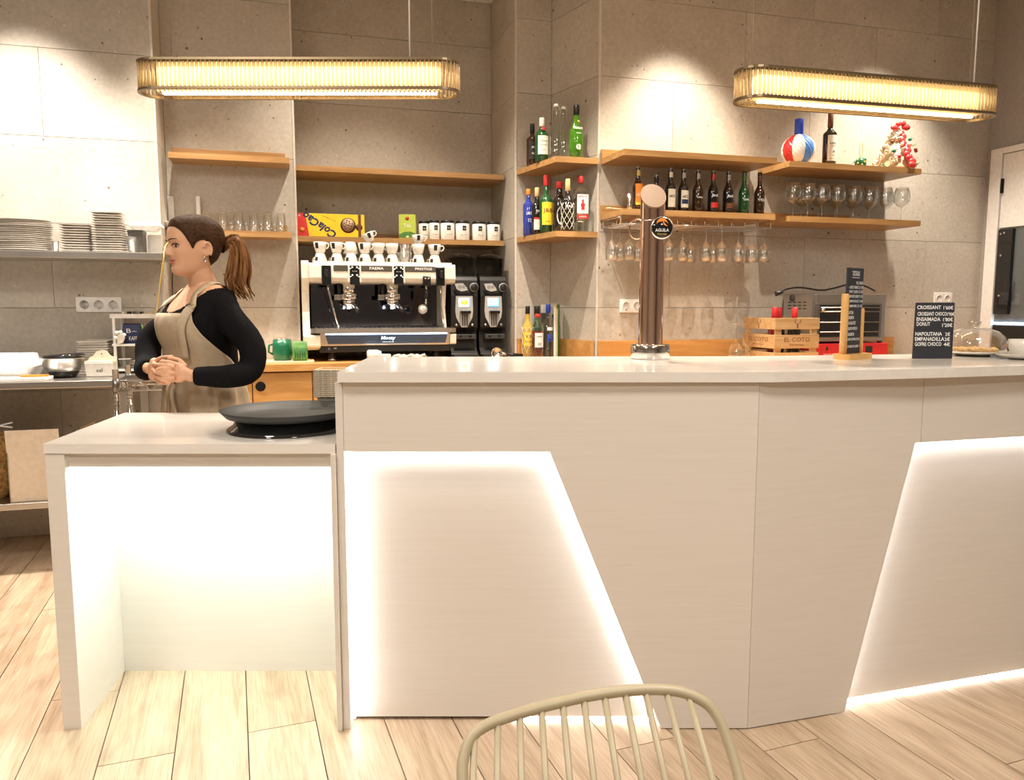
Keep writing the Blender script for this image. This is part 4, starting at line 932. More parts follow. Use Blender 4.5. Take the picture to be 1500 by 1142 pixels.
# ================================================================ RECESS SHELF GOODS
RZ = 1.695
cw = 0.417; chh = 0.145
cc = thing('cocoa_box', 'long yellow cocoa carton with a red end lying on the recess shelf', 'box', WP(-0.982, -.80, RZ), A)
box('carton', (-cw/2, cw/2, -.06, .06, 0, chh), 'yellow_card', cc, .001)
MB().add([(-cw/2, -.0606, 0), (-cw/2+.072, -.0606, 0), (-cw/2+.050, -.0606, chh), (-cw/2, -.0606, chh)], [(0, 1, 2, 3)]).build('red_end', 'red', cc)
text(cc, 'ColaCao', (-.075, -.0612, chh*.50), 'navy', .235, .052, .03, .2, roll=math.radians(146))
text(cc, 'el original', (-.012, -.0612, chh*.80), 'brown_print', .085, .010, roll=math.radians(158))
MB().lathe([(.048, 0), (0, .0003)], 30, mat=Matrix.Translation((.105, -.0608, chh*.52)) @ Matrix.Rotation(PI/2, 4, 'X')).build('printed_bowl', 'brown_print', cc); MB().lathe([(.040, 0), (0, .0003)], 30, mat=Matrix.Translation((.105, -.0612, chh*.54)) @ Matrix.Rotation(PI/2, 4, 'X')).build('printed_cocoa', 'kraft', cc)
for k in range(14): MB().lathe([(.005, 0), (0, .0003)], 8, mat=Matrix.Translation((.105+.03*math.sin(k*2.4)*math.sqrt(k/14), -.0616, chh*.54+.03*math.cos(k*2.4)*math.sqrt(k/14))) @ Matrix.Rotation(PI/2, 4, 'X')).build('printed_grain', 'brown_print', cc)
box('dark_bar', (cw/2-.040, cw/2-.022, -.0612, -.0606, 0, chh), 'brown_print', cc); MB().lathe([(.022, 0), (0, .0003)], 20, mat=Matrix.Translation((cw/2-.035, -.0609, chh*.45)) @ Matrix.Rotation(PI/2, 4, 'X')).build('printed_cup', 'brown_print', cc); text(cc, 'E', (-cw/2+.016, -.0612, chh*.9), 'chalk_white', .012, .010); MB().lathe([(.016, 0), (0, .0003)], 18, mat=Matrix.Translation((-cw/2+.03, -.0610, chh*.28)) @ Matrix.Rotation(PI/2, 4, 'X')).build('printed_seal', 'orange', cc)
tw = 0.108; thh = 0.157
tbx = thing('tea_box', 'lime green tea box with a hill picture on the recess shelf', 'box', WP(-0.487, -.79, RZ), A-.22)
box('carton', (-tw/2, tw/2, -.055, .055, 0, thh), 'green_card', tbx, .001)
MB().prism([(-tw/2+.002, .008), (tw/2-.002, .008), (tw/2-.002, .035), (.02, .048), (-.02, .044), (-tw/2+.002, .03)], -.0560, -.0552, 'y').build('printed_hill', 'leaf_green', tbx); MB().lathe([(.012, 0), (0, .0003)], 16, mat=Matrix.Translation((0, -.0556, thh-.026)) @ Matrix.Rotation(PI/2, 4, 'X')).build('printed_seal', 'red', tbx); text(tbx, 'Tila', (0, -.0562, thh*.55), 'chalk_white', .05, .022); MB().ball((0, -.055, .014), (.012, .002, .007), 10).build('printed_cup', 'label_cream', tbx)
jl = {0: 'paper', 1: 'label_cream'}
for i, (u, v, r, nm) in enumerate([(-0.371, -.84, .036, 'Rooibos'), (-0.313, -.78, .034, 'Negro'), (-0.226, -.77, .046, 'Verde'), (-0.124, -.77, .046, 'Frutos'), (-0.01, -.77, .046, 'Menta'), (0.09, -.77, .045, 'Manzanilla')]):
    j = thing('tea_jar', ['white tea jar half hidden behind the green box', 'slim white tea jar beside the green box', 'white printed tea jar second along from the slim one', 'white printed tea jar in the middle of the jar row', 'white printed tea jar one before the end of the row', 'white printed tea jar at the recess wall end of the row'][i], 'jar', WP(u, v, RZ), A-.12+.05*(i % 3))
    hj = .108
    MB().lathe([(r*.96, 0), (r, .004), (r, hj), (r*.9, hj+.004)], 28).build('jar_body', 'paper', j)
    MB().lathe([(r*.94, hj+.002), (r*.98, hj+.004), (r*.98, hj+.017), (r*.9, hj+.02)], 28).build('lid', 'black_plastic', j)
    wr_ = r+.0008; sq = MB(); vs = []; x0, x1 = -.012+.008*(i % 2), .014+.008*(i % 2)
    for z in (.062, .094):
        for k in range(5): a = (x0+(x1-x0)*k/4)/wr_; vs.append((wr_*math.sin(a), -wr_*math.cos(a), z))
    sq.add(vs, [(k, k+1, 6+k, 5+k) for k in range(4)]).build('label_square', 'ink', j)
    text(j, 'tea', ((x0+x1)/2, 0, .078), 'chalk_white', .016, .007, wrap=wr_+.0006); text(j, nm, (.006, 0, .035), 'ink', .034, .008, wrap=wr_)
    for k in range(5):   # printed twigs
        pts = [((-.026+.011*k)+.004*math.sin(q*1.3+k), .012+.011*q) for q in range(6)]
        MB().tube([(wr_*math.sin(x/wr_), -wr_*math.cos(x/wr_), z) for x, z in pts], .0011, 5).build('printed_twig', 'kraft', j)
# ================================================================ ON THE WOODEN WORKTOP
mb_ = thing('cutting_board', 'thin pale wooden board under the green mug on the worktop', 'board', WP(-1.278, -.40, CZ), A)
box('plank', (-.19, .15, -.10, .10, 0, .014), 'pale_wood', mb_, .002); box('end_cap', (.15, .158, -.10, .10, 0, .014), 'kraft', mb_, .001)
mg = thing('green_mug', 'dark green enamel mug on the pale wooden board', 'mug', WP(-1.3, -.42, CZ+.014), A)
MB().lathe([(0, .0), (.046, 0), (.052, .006), (.058, .045), (.056, .085), (.052, .122), (.049, .122), (.053, .085), (.05, .01), (0, .008)], 32).build('mug_body', 'green_enamel', mg)
MB().tube([(-.052, 0, .095), (-.075, .0, .09), (-.078, .0, .05), (-.054, .0, .035)], .006, 8).build('handle', 'green_enamel', mg); MB().lathe([(.05, .118), (.052, .126), (.03, .132), (0, .134)], 28).build('lid', 'glass', mg)
gbag = thing('herb_bag', 'bright green printed herb bag lying behind the green mug', 'bag', WP(-1.2, -.355, CZ+.014), A)
loft_sq(MB(), [(.038, .026, 0), (.044, .034, .015), (.043, .026, .075), (.04, .012, .105), (.038, .005, .115)], .25).build('pouch', 'leaf_green', gbag)
for k in range(5): MB().tube([(-.03+.015*k, -.036, .015), (-.024+.012*k, -.033, .05), (-.034+.017*k, -.024, .08)], .0022, 5).build('printed_stem', 'green_enamel', gbag)
sp_ = thing('white_pitcher', 'small white rounded pitcher lying below the coffee machine', 'pitcher', WP(-0.792, -.335, CZ), A)
m_ = MB().lathe([(0, 0), (.03, 0), (.036, .01), (.036, .06), (.028, .085), (.022, .085)], 24, mat=Matrix.Translation((-.02, 0, .037)) @ Matrix.Rotation(PI/2, 4, 'Y')); m_.build('body', 'porcelain', sp_)
box('box_part', (.03, .12, -.03, .03, 0, .045), 'plastic_white', sp_, .004)
cl = MB(); vs = []; nx, ny = 14, 8
for j in range(ny+1):
    for i in range(nx+1): vs.append((-.1+.2*i/nx, -.05+.1*j/ny, .030+.010*math.sin(i*1.1+j*.7)+.006*math.sin(j*2.1)))
cl.add(vs, [(j*(nx+1)+i, j*(nx+1)+i+1, (j+1)*(nx+1)+i+1, (j+1)*(nx+1)+i) for j in range(ny) for i in range(nx)], 0, True)
plain('cloth_grey', (.45, .44, .36), .9, var=.3, scale=50)
clo = cl.build('dish_cloth', 'cloth_grey', None, loc=WP(-0.557, -.33, CZ), rot=(0, 0, A)); so = clo.modifiers.new('s', 'SOLIDIFY'); so.thickness = .012
tag(clo, 'crumpled greyish dish cloth below the coffee machine', 'cloth')
pfl = thing('loose_portafilter', 'steel portafilter with a black handle lying on the worktop by the grinders', 'portafilter', WP(-0.005, -.32, CZ+.04), A)
rm_ = Matrix.Rotation(math.radians(72), 4, 'X')
MB().lathe([(.030, -.028), (.036, -.02), (.038, .0), (.034, .0), (.031, -.018), (0, -.022)], 28, mat=rm_).build('basket', 'chrome', pfl)
MB().cyl((.036, .012, -.005), (.065, .012, -.010), .009, 12).build('neck', 'steel', pfl); MB().tube([(.062, .012, -.009), (.11, .012, -.014), (.17, .012, -.018)], [.009, .013, .010], 12).build('handle', 'black_plastic', pfl)
# ================================================================ BOTTLES
def patch(par, name, rad, x0, x1, z0, z1, mat, n=8):
    vs = []
    for z in (z0, z1):
        for k in range(n+1): a = (x0+(x1-x0)*k/n)/rad; vs.append((rad*math.sin(a), -rad*math.cos(a), z))
    return MB().add(vs, [(k, k+1, n+2+k, n+1+k) for k in range(n)], 0, True).build(name, mat, par)
def bottle(label, u, v, z, h, r, glass, rn=.013, bt=.60, st=.74, cap=('black_plastic', .05), labels=(), texts=(), rot=0, seal=None, name='spirit_bottle', cat='bottle', group=None, taper=1.0, liquid=None):
    b = thing(name, label, cat, WP(u, v, z), A+rot, group)
    prof = [(0, .004), (r*.8*taper, 0), (r*.97*taper, .006), (r, h*bt*.5), (r, h*bt)]
    for k in range(1, 6):
        t = k/5; s = .5-.5*math.cos(PI*t); prof.append((r+(rn-r)*s, h*(bt+(st-bt)*t)))
    prof += [(rn*.97, h-cap[1]*.5), (rn*.97, h-.004), (0, h-.004)]
    MB().lathe(prof, 24).build('glass_body', glass, b)
    if liquid: MB().lathe([(0, .006), (r*.9, .006), (r*.93, h*liquid[1]), (0, h*liquid[1])], 20).build('liquid', liquid[0], b)
    if cap[0]: MB().lathe([(rn*1.05, h-cap[1]), (rn*1.15, h-cap[1]+.002), (rn*1.12, h-.003), (rn*1.0, h)], 18).build('cap', cap[0], b)
    for (mt, z0, z1, w_) in labels: patch(b, 'label', r+.0008, -w_, w_, h*z0, h*z1, mt)
    for (s, mt, zz, w_, hh) in texts: text(b, s, (0, 0, h*zz), mt, w_, hh, .01, wrap=r+.0014)
    return b
CU = 2.124; CL = 1.698
b = bottle('green gin bottle with a cream label and red seal on the upper corner shelf', .245, -.20, CU, .262, .041, 'glass_green', .014, .60, .78, ('paper', .052), [('label_cream', .16, .58, .038)], [('Tanqueray', 'ink', .46, .055, .011), ('LONDON DRY GIN', 'ink', .37, .05, .006), ('43%', 'ink', .26, .02, .006)])
MB().lathe([(.012, 0), (.012, .002), (0, .0025)], 18, mat=Matrix.Translation((-.002, -.036, .192)) @ Matrix.Rotation(PI/2-.35, 4, 'X')).build('wax_seal', 'red', b)
bottle('dark whisky bottle with black label behind the green gin bottle', .225, -.33, CU, .255, .036, 'glass_brown', .013, .62, .74, ('black_plastic', .06), [('ink', .14, .55, .034)], [('JACK', 'chalk_white', .42, .03, .015), ('No 7', 'chalk_white', .28, .025, .012)])
for i, (u, v) in enumerate([(.300, -.10), (.362, -.145)]):
    b = thing('swing_top_bottle', ['clear empty swing-top bottle nearer the gin on the upper corner shelf', 'clear empty swing-top bottle directly behind the green apple liqueur'][i], 'bottle', WP(u, v, CU), A)
    MB().shell([(0, .003), (.034, .002), (.036, .01), (.036, .12), (.030, .18), (.016, .25), (.0135, .30), (.0150, .305)], 24).build('glass_body', 'glass_bottle', b)
    MB().lathe([(.015, .305), (.016, .312), (.012, .322), (0, .324)], 16).build('stopper', 'porcelain', b); MB().tube([(-.016, 0, .285), (-.02, -.004, .30), (-.012, 0, .318), (.012, 0, .318), (.02, -.004, .30), (.016, 0, .285)], .0016, 6).build('wire_clip', 'steel', b)
b = bottle('bright green apple liqueur bottle with white script on the upper corner shelf', .402, -.03, CU, .305, .043, 'glass_apple', .016, .40, .80, ('black_plastic', .058), [], [('Manzana', 'chalk_white', .56, .055, .018), ('verde', 'chalk_white', .46, .03, .008), ('@', 'chalk_white', .20, .032, .032)], taper=.8)
MB().lathe([(.008, 0), (0, .001)], 14, mat=Matrix.Translation((0, -.039, .205)) @ Matrix.Rotation(PI/2, 4, 'X')).build('gold_seal', 'label_gold', b)
bottle('cobalt blue gin bottle with an orange cap on the lower corner shelf', .212, -.365, CL, .29, .034, 'glass_blue', .013, .66, .78, ('orange', .036), [], [('LARIOS', 'chalk_white', .48, .045, .02), ('12', 'chalk_white', .33, .018, .02)])
bottle('dark rum bottle with gold cap and cream label on the lower corner shelf', .235, -.26, CL, .285, .032, 'glass_black', .013, .6, .74, ('cork_gold', .055), [('label_cream', .10, .32, .03), ('red', .33, .36, .03)], [('RON', 'chalk_white', .5, .03, .012)])
bottle('green whisky bottle with a yellow label and red cap on the lower corner shelf', .262, -.165, CL, .345, .040, 'glass_green', .014, .56, .70, ('red', .062), [('yellow', .14, .53, .038)], [('J&B', 'brown_print', .38, .062, .03), ('RARE', 'brown_print', .2, .03, .007)])
b = bottle('black gin bottle with oval white label and red cap on the lower corner shelf', .325, -.10, CL, .30, .041, 'glass_black', .017, .62, .76, ('red', .04), [], [])
MB().add([(.0415*math.sin(.030*math.cos(t)/.0415), -.0422*math.cos(.030*math.cos(t)/.0415), .098+.055*math.sin(t)) for t in [2*PI*k/28 for k in range(28)]], [tuple(range(28))]).build('label', 'label_cream', b)
text(b, 'MARTIN', (0, 0, .128), 'ink', .04, .010, .01, wrap=.0428); text(b, '*M*', (0, 0, .10), 'ink', .038, .026, wrap=.0428); text(b, 'gin', (0, 0, .066), 'ink', .022, .009, wrap=.0428)
b = bottle('dark bottle wrapped in a gold net on the lower corner shelf', .347, -.018, CL, .305, .037, 'glass_black', .013, .55, .72, ('cork_gold', .07), [], [('NORDES', 'chalk_white', .47, .05, .012)])
def net(b, r, z0, z1, n, mat, th=.0013):
    for d in (-1, 1):
        for k in range(n):
            MB().tube([((r+.001)*math.sin(2*PI*k/n+d*q*.32), -(r+.001)*math.cos(2*PI*k/n+d*q*.32), z0+(z1-z0)*q/8) for q in range(9)], th, 4).build('net_cord', mat, b)
net(b, .037, .01, .165, 7, 'label_cream')
# square clear gin bottle
b = thing('spirit_bottle', 'square clear gin bottle with white label and red cap on the lower corner shelf', 'bottle', WP(.43, -.02, CL), A)
loft_sq(MB(), [(.040, .034, 0), (.042, .036, .006), (.042, .036, .225), (.036, .031, .245), (.015, .015, .265), (.0135, .0135, .305), (.0135, .0135, .31)], .3).build('glass_body', 'glass_bottle', b); loft_sq(MB(), [(.036, .03, .006), (.037, .031, .09)], .3).build('liquid', 'plastic_clear', b)
MB().lathe([(.0145, .285), (.0155, .287), (.0155, .322), (.013, .325)], 18).build('cap', 'red', b)
box('label', (-.035, .035, -.0375, -.0365, .105, .215), 'paper', b); box('label_band', (-.036, .036, -.0375, -.0365, .075, .098), 'red', b)
text(b, 'BEEFEATER', (0, -.0380, .203), 'red', .058, .012, .01); text(b, 'LONDON', (0, -.0380, .0865), 'chalk_white', .045, .010, .01)
MB().prism([(-.010, .14), (-.012, .118), (-.004, .13), (.0, .116), (.004, .13), (.012, .118), (.010, .14), (.014, .16), (.006, .165), (.007, .185), (-.007, .185), (-.006, .165), (-.014, .16)], -.0380, -.0376, 'y').build('emblem', 'red', b)
# beer bottles on the right-hand shelf
BZ = 1.80
beers = [(.695, 'glass_brown', 'brown beer bottle with an orange sunrise label at the end of the row', 'orange', 'AGUILA', .16, .60), (.812, 'glass_black', 'dark beer bottle hidden behind the tap column', None, 'AMBAR', .2, .5), (.902, 'glass_black', 'black beer bottle with a cream oval label just past the tap column', 'label_cream', 'AMSTEL', .12, .52), (.986, 'glass_black', 'black beer bottle with a blue and cream oval label', 'label_cream', 'AMSTEL', .12, .50), (1.081, 'glass_brown', 'plain brown beer bottle with small white lettering between two dark bottles', None, 'Cruzcampo', .2, .3), (1.182, 'glass_black', 'black beer bottle with a red collar and red flash', 'red', 'Estrella', .14, .26), (1.284, 'glass_black', 'black beer bottle with a brown lower label', 'brown_print', 'Estrella', .14, .26), (1.391, 'glass_green', 'green beer bottle with white print', None, 'Alhambra', .2, .4), (1.497, 'glass_brown', 'plain brown beer bottle at the glass end of the row', None, '1925', .2, .4)]
for i, (u, g, lab, lm, tx, z0, z1) in enumerate(beers):
    h = .258 if i != 1 else .215
    lb = [(lm, z0, z1, .026)] if lm else []
    b = bottle(lab, u, .2-.0*i, BZ, h, .0315, g, .0125, .50, .74, ('steel_dark' if i not in (7, 8) else 'glass_green' if i == 7 else 'glass_brown', .012), lb, [(tx, 'chalk_white' if lm != 'label_cream' else 'ink', .36 if lm != 'red' and lm != 'brown_print' else .42, .040, .016)], name='beer_bottle')
    patch(b, 'neck_label', .0142, -.013, .013, h*.78, h*.90, ['label_gold', 'ink', 'label_cream', 'grey_plastic', 'grey_plastic', 'red', 'grey_plastic', 'leaf_green', 'brown_print'][i])
    if i == 3: patch(b, 'label_band', .0326, -.022, .022, h*.2, h*.30, 'navy')
    if i == 0: patch(b, 'label_band', .0326, -.024, .024, h*.14, h*.19, 'yellow')
jg = thing('steel_jigger', 'small steel double jigger beside the beer bottles', 'jigger', WP(0.616, .265, BZ), A)
MB().lathe([(.017, 0), (.019, .001), (.008, .036), (.008, .040), (.019, .088), (.0175, .088), (.006, .042)], 24).build('cups', 'steel', jg); MB().lathe([(.0085, .034), (.0095, .038), (.0085, .042)], 20).build('waist_ring', 'steel_dark', jg)
sp = thing('wooden_spoon', 'pale wooden spoon lying at the end of the beer shelf', 'spoon', WP(0.528, .25, BZ), A)
MB().ball((-.03, 0, .006), (.022, .014, .006), 14).build('bowl', 'pale_wood', sp); MB().tube([(-.015, 0, .006), (.06, .01, .006)], .004, 8).build('handle', 'pale_wood', sp)
# hanging glass rack
gr = thing('glass_rack', 'chrome wire glass rack fixed under the beer shelf', 'rack', WP(1.035, .16, 1.767), A)
for v in (-.13, -.075, -.02, .035, .09, .13): MB().cyl((-.49, v, -.045), (.50, v, -.045), .003, 8).build('rail', 'chrome', gr)
for k in range(12): MB().tube([(-.48+.088*k, -.13, -.045), (-.48+.088*k, -.13, -.001), (-.48+.088*k, .13, -.001), (-.48+.088*k, .13, -.045)], .0025, 6).build('hanger', 'chrome', gr)
MB().tube([(-.49, -.14, -.05), (-.49, -.14, -.01), (-.49, .13, -.01), (-.49, .13, -.05)], .003, 8, True).build('end_frame', 'chrome', gr)
hg = MB().shell([(.033, .0), (.033, -.0015), (.006, -.005), (.0032, -.012), (.003, -.085), (.006, -.092), (.022, -.106), (.036, -.130), (.0385, -.155), (.034, -.205), (.0335, -.205), (.0375, -.155), (.0345, -.131)], 22).mesh('wine_glass', 'glass')
for i, (px_u, v) in enumerate([(0.537, .2075), (0.619, .2625), (0.747, .2625), (0.869, .2625), (0.957, .2625), (1.109, .2625), (1.213, .2625), (1.324, .2625), (1.453, .2075), (1.538, .2075), (0.633, .0975), (0.752, .0975), (0.882, .0975), (1.097, .0975), (1.251, .0975), (1.466, .0975)]):
    o = bpy.data.objects.new('wine_glass', hg); COL.objects.link(o); o.location = WP(px_u, v, 1.7275); tag(o, 'wine glass hanging upside down from the chrome rack', 'wine glass', 'glasses hanging from the rack')
bg = MB().shell([(.036, 0), (.036, .0015), (.008, .005), (.0035, .012), (.0032, .085), (.007, .091), (.030, .103), (.050, .125), (.0555, .150), (.050, .182), (.042, .212), (.0415, .212), (.049, .182), (.0545, .150), (.049, .126)], 26).mesh('balloon_glass', 'glass')
for i, (px_u, v) in enumerate([(1.737, .2), (1.841, .2), (1.946, .2), (2.057, .2), (2.18, .2), (2.3, .2), (2.415, .2), (2.525, .22), (1.885, .08), (2.013, .08), (2.137, .08), (2.264, .08), (2.392, .08), (2.522, .08)]):
    o = bpy.data.objects.new('balloon_glass', bg); COL.objects.link(o); o.location = WP(px_u, v, 1.794); o.scale = (.92, .92, 1); tag(o, 'large balloon wine glass standing on the shelf below the candle', 'wine glass', 'balloon glasses on the shelf')
o = bpy.data.objects.new('tall_wine_glass', hg); COL.objects.link(o); o.location = WP(1.505, .06, BZ+.0); o.rotation_euler = (0, 0, 0); o.scale = (1, 1, -1); tag(o, 'slender wine glass standing behind the last beer bottle', 'wine glass')
# ================================================================ TOP SHELF DISPLAY
DZ = 2.112
cd = thing('candle_ball', 'round woven candle holder striped red, white and blue with a blue candle', 'candle', WP(1.757, .2, DZ), A)
gores = ['paper', 'red', 'paper', 'light_blue', 'paper', 'red', 'paper', 'light_blue']
Rb = .098
for k in range(8):
    m_ = MB(); vs = []; a0 = -PI/2 - PI/8 + (k-2)*PI/4 - .60; nn = 6; mm = 16
    for j in range(mm+1):
        t = .16+(PI-.34)*j/mm
        for q in range(nn+1):
            a = a0+PI/4*q/nn; rad = Rb*(1+.035*math.sin(j*PI)-.02*abs(q-nn/2)/(nn/2)+.022*((j+abs(q-nn//2)) % 2))
            vs.append((rad*math.sin(t)*math.cos(a), rad*math.sin(t)*math.sin(a), Rb*.93+rad*.95*math.cos(t)))
    m_.add(vs, [(j*(nn+1)+q, j*(nn+1)+q+1, (j+1)*(nn+1)+q+1, (j+1)*(nn+1)+q) for j in range(mm) for q in range(nn)])
    m_.build('gore', gores[k], cd)
MB().lathe([(.026, .165), (.026, .272), (.024, .274), (0, .272)], 24).build('candle_stick', 'blue', cd); MB().tube([(0, 0, .27), (.001, 0, .283)], .0012, 6).build('wick', 'ink', cd)
for k in range(16): MB().ball((.05*math.cos(k*.393), .05*math.sin(k*.393), .004), .008, 8).build('bead', 'paper', cd)
bottle('tall dark red wine bottle with a cream label on the display shelf', 1.981, .2, DZ, .325, .0415, 'glass_black', .0145, .60, .72, ('brown_print', .085), [('label_cream', .10, .575, .039)], [('KIPPOS', 'ink', .42, .052, .013), ('TEMPRANILLO', 'ink', .37, .04, .005), ('*', 'ink', .27, .016, .016), ('2019', 'ink', .2, .022, .006), ('RED WINE', 'ink', .14, .05, .005)], name='wine_bottle')
og = thing('cone_ornament', 'small gold-tipped pine cone bauble with a gold loop on the display shelf', 'ornament', WP(2.215, .2, DZ), A)
MB().ball((0, 0, .036), (.036, .034, .036), 14).build('core', 'green_enamel', og)
ro = random.Random(2)
for k in range(34):
    a = k*2.4; zz = .006+.062*k/34; rr_ = .038*math.sin(PI*min(.95, (.25+.7*k/34)))
    MB().add([(rr_*math.cos(a)+.000, rr_*math.sin(a), zz+.012), (1.28*rr_*math.cos(a-.14), 1.28*rr_*math.sin(a-.14), zz), (1.42*rr_*math.cos(a), 1.42*rr_*math.sin(a), zz+.010), (1.28*rr_*math.cos(a+.14), 1.28*rr_*math.sin(a+.14), zz)], [(0, 1, 2), (0, 2, 3), (0, 3, 1), (1, 3, 2)]).build('cone_scale', ['label_gold', 'label_cream', 'green_enamel'][k % 3], og)
MB().tube([(.012*math.sin(t), .0, .118-.042*math.cos(t)) for t in [2*PI*k/20 for k in range(20)]], .0018, 6, True).build('gold_loop', 'label_gold', og)
ct = thing('christmas_tree', 'small handmade Christmas tree of pale curls with red ribbon and bow', 'ornament', WP(2.475, .19, DZ), A)
plain('curl_cream', (.74, .66, .50), .7, var=.2, scale=120); plain('ribbon_red', (.72, .05, .05), .4)
MB().lathe([(.105, .0), (.10, .02), (.066, .12), (.03, .22), (.008, .27)], 20).build('cone_core', 'kraft', ct)
rt = random.Random(4)
for k in range(85):
    t = rt.random()**.8; a = rt.uniform(0, 2*PI); zz = .015+.24*t; rad = .115*(1-t)+.012
    c_ = Vector((rad*math.cos(a), rad*math.sin(a), zz)); r_ = rt.uniform(.012, .02)
    e1 = Vector((-math.sin(a), math.cos(a), rt.uniform(-.4, .4))).normalized(); e2 = Vector((math.cos(a)*.5, math.sin(a)*.5, .9)).normalized()
    MB().tube([c_+e1*r_*math.cos(q)*(1-q/14)+e2*r_*math.sin(q)*(1-q/14) for q in [.7*j for j in range(12)]], [.0055]*11+[.003], 5).build('curl', ['curl_cream', 'curl_cream', 'paper', 'kraft'][k % 4], ct)
for s in range(10):
    t = s/10; rad = .118*(1-t)+.018; zz = .02+.235*t
    MB().ball((.018+.012*math.sin(s*1.7), -rad, zz), (.026*(1.15-t*.5), .012, .020), 10).build('ribbon_fold', 'ribbon_red', ct)
for (x, z, r1, r2) in [(-.034, .262, .03, .018), (.052, .270, .034, .020), (.028, .292, .024, .018), (-.008, .285, .018, .016)]: MB().ball((x, -.03, z), (r1, .012, r2), 12).build('bow_loop', 'ribbon_red', ct)
for (a, z, rad, mt) in [(-1.57-.9, .17, .085, 'brown_print'), (-1.57-.75, .105, .12, 'green_enamel'), (-1.57+.8, .19, .085, 'green_enamel'), (-1.57+.65, .16, .09, 'paper'), (-1.57+.75, .125, .12, 'brown_print'), (-1.57+1.0, .12, .125, 'red'), (-1.57-.3, .15, .1, 'paper'), (-1.57-.5, .07, .13, 'red')]:
    MB().ball((rad*math.cos(a), rad*math.sin(a), z), .011, 10).build('bauble', mt, ct)
for (x, z, d) in [(-.13, .02, -1), (-.145, .03, -1), (.13, .03, 1), (.15, .045, 1), (.115, .16, 1)]: MB().tube([(x*.7, -.04, z-.006), (x*.9, -.05, z), (x*1.1, -.05, z+.012*d)], [.003, .010, .001], 6, flat=.4).build('leaf', 'leaf_green', ct)
# ================================================================ REAR COUNTER: CRATE, OVEN, GLASSES, BOTTLES
cr = thing('wine_crate', 'slatted wooden wine crate with burnt lettering holding red-capped bottles', 'crate', WP(1.62, .285, CZ), A)
cwid, cdep, chgt = .152, .165, .264
for (z0, z1) in [(0, .062), (.086, .166), (.198, .264)]:
    box('slat', (-cwid, cwid, -cdep, -cdep+.009, z0, z1), 'crate_wood', cr, .001); box('slat', (-cwid, cwid, cdep-.009, cdep, z0, z1), 'crate_wood', cr, .001)
    box('slat', (-cwid, -cwid+.009, -cdep+.009, cdep-.009, z0, z1), 'crate_wood', cr, .001); box('slat', (cwid-.009, cwid, -cdep+.009, cdep-.009, z0, z1), 'crate_wood', cr, .001)
for sx_ in (-1, 1):
    for sy_ in (-1, 1): box('corner_post', (sx_*(cwid-.030)-.020, sx_*(cwid-.030)+.020, sy_*(cdep-.016)-.007, sy_*(cdep-.016)+.007, 0, .26), 'crate_wood', cr)
box('bottom', (-cwid+.009, cwid-.009, -cdep+.009, cdep-.009, 0, .008), 'crate_wood', cr)
text(cr, 'EL COTO', (.0, -cdep-.0006, .138), 'brown_print', .175, .026); text(cr, 'DE RIOJA', (.0, -cdep-.0006, .105), 'brown_print', .10, .013)
Lm = Matrix.Translation((-cwid-.0006, 0, 0)) @ Matrix.Rotation(-PI/2, 4, 'Z')
text(cr, 'EL COTO', (.0, 0, .138), 'brown_print', .20, .024, mtx=Lm); text(cr, 'DE RIOJA', (.0, 0, .105), 'brown_print', .11, .012, mtx=Lm)
def stag(mtx):
    m_ = MB()
    for pts, th in [([(0, .206), (0, .222), (0, .232)], .006), ([(-.002, .230), (-.012, .238), (-.018, .250), (-.016, .262)], .002), ([(.002, .230), (.012, .238), (.018, .250), (.016, .262)], .002), ([(-.012, .238), (-.022, .243), (-.026, .252)], .0017), ([(.012, .238), (.022, .243), (.026, .252)], .0017)]:
        for (x0, z0), (x1, z1) in zip(pts, pts[1:]):
            d = Vector((x1-x0, 0, z1-z0)).normalized(); nn_ = Vector((-d.z, 0, d.x))*th*.8
            m_.add([mtx @ (Vector((x0, 0, z0))+nn_), mtx @ (Vector((x0, 0, z0))-nn_), mtx @ (Vector((x1, 0, z1))-nn_*.8), mtx @ (Vector((x1, 0, z1))+nn_*.8)], [(0, 1, 2, 3)])
    m_.build('stag_emblem', 'brown_print', cr)
stag(Matrix.Translation((0, -cdep-.0006, -.002))); stag(Lm @ Matrix.Translation((0, 0, -.002)))
for i, (u, v, mt, cm_) in enumerate([(1.545, .33, 'glass_red', 'red_paint'), (1.64, .24, 'glass_black', 'red_paint'), (1.685, .33, 'glass_black', 'red')]):
    bottle(['wine bottle with dark red capsule at the crate corner', 'wine bottle with dark red capsule second from the crate corner', 'wine bottle with bright red capsule standing alone in the crate'][i], u, v-.0, CZ+.008, .318, .037, mt, .0155, .58, .70, (cm_, .075), name='wine_bottle')
ov = thing('countertop_oven', 'steel countertop oven with barred glass door on a red base behind the menu stand', 'oven', WP(2.095, .175, CZ), A)
box('case', (-.275, .275, -.13, .15, .115, .41), 'steel', ov, .004)
rb = box('red_base', (-.29, .29, -.15, .15, .018, .103), 'red_paint', ov, .003)
for x in (-.25, .25):
    for y in (-.12, .12): MB().cyl((x, y, 0), (x, y, .02), .015, 12).build('foot', 'black_plastic', ov); MB().cyl((x, y, .10), (x, y, .118), .015, 12).build('spacer', 'black_plastic', ov)
box('drawer_gap', (.12, .17, -.152, -.149, .045, .085), 'ink', rb); text(rb, 'TEXTURAS', (-.14, -.1506, .035), 'chalk_white', .10, .013); MB().ball((-.165, -.150, .072), (.009, .001, .014), 10).build('fruit_mark', 'ink', rb)
df = box('door_frame', (-.245, .235, -.145, -.128, .135, .35), 'steel_dark', ov, .003)
box('door_glass', (-.225, .215, -.1465, -.1445, .145, .34), 'black_gloss', df)
for z in (.175, .235, .30, .325): MB().cyl((-.22, -.149, z), (.21, -.149, z), .0035, 8).build('oven_bar', 'steel', df)
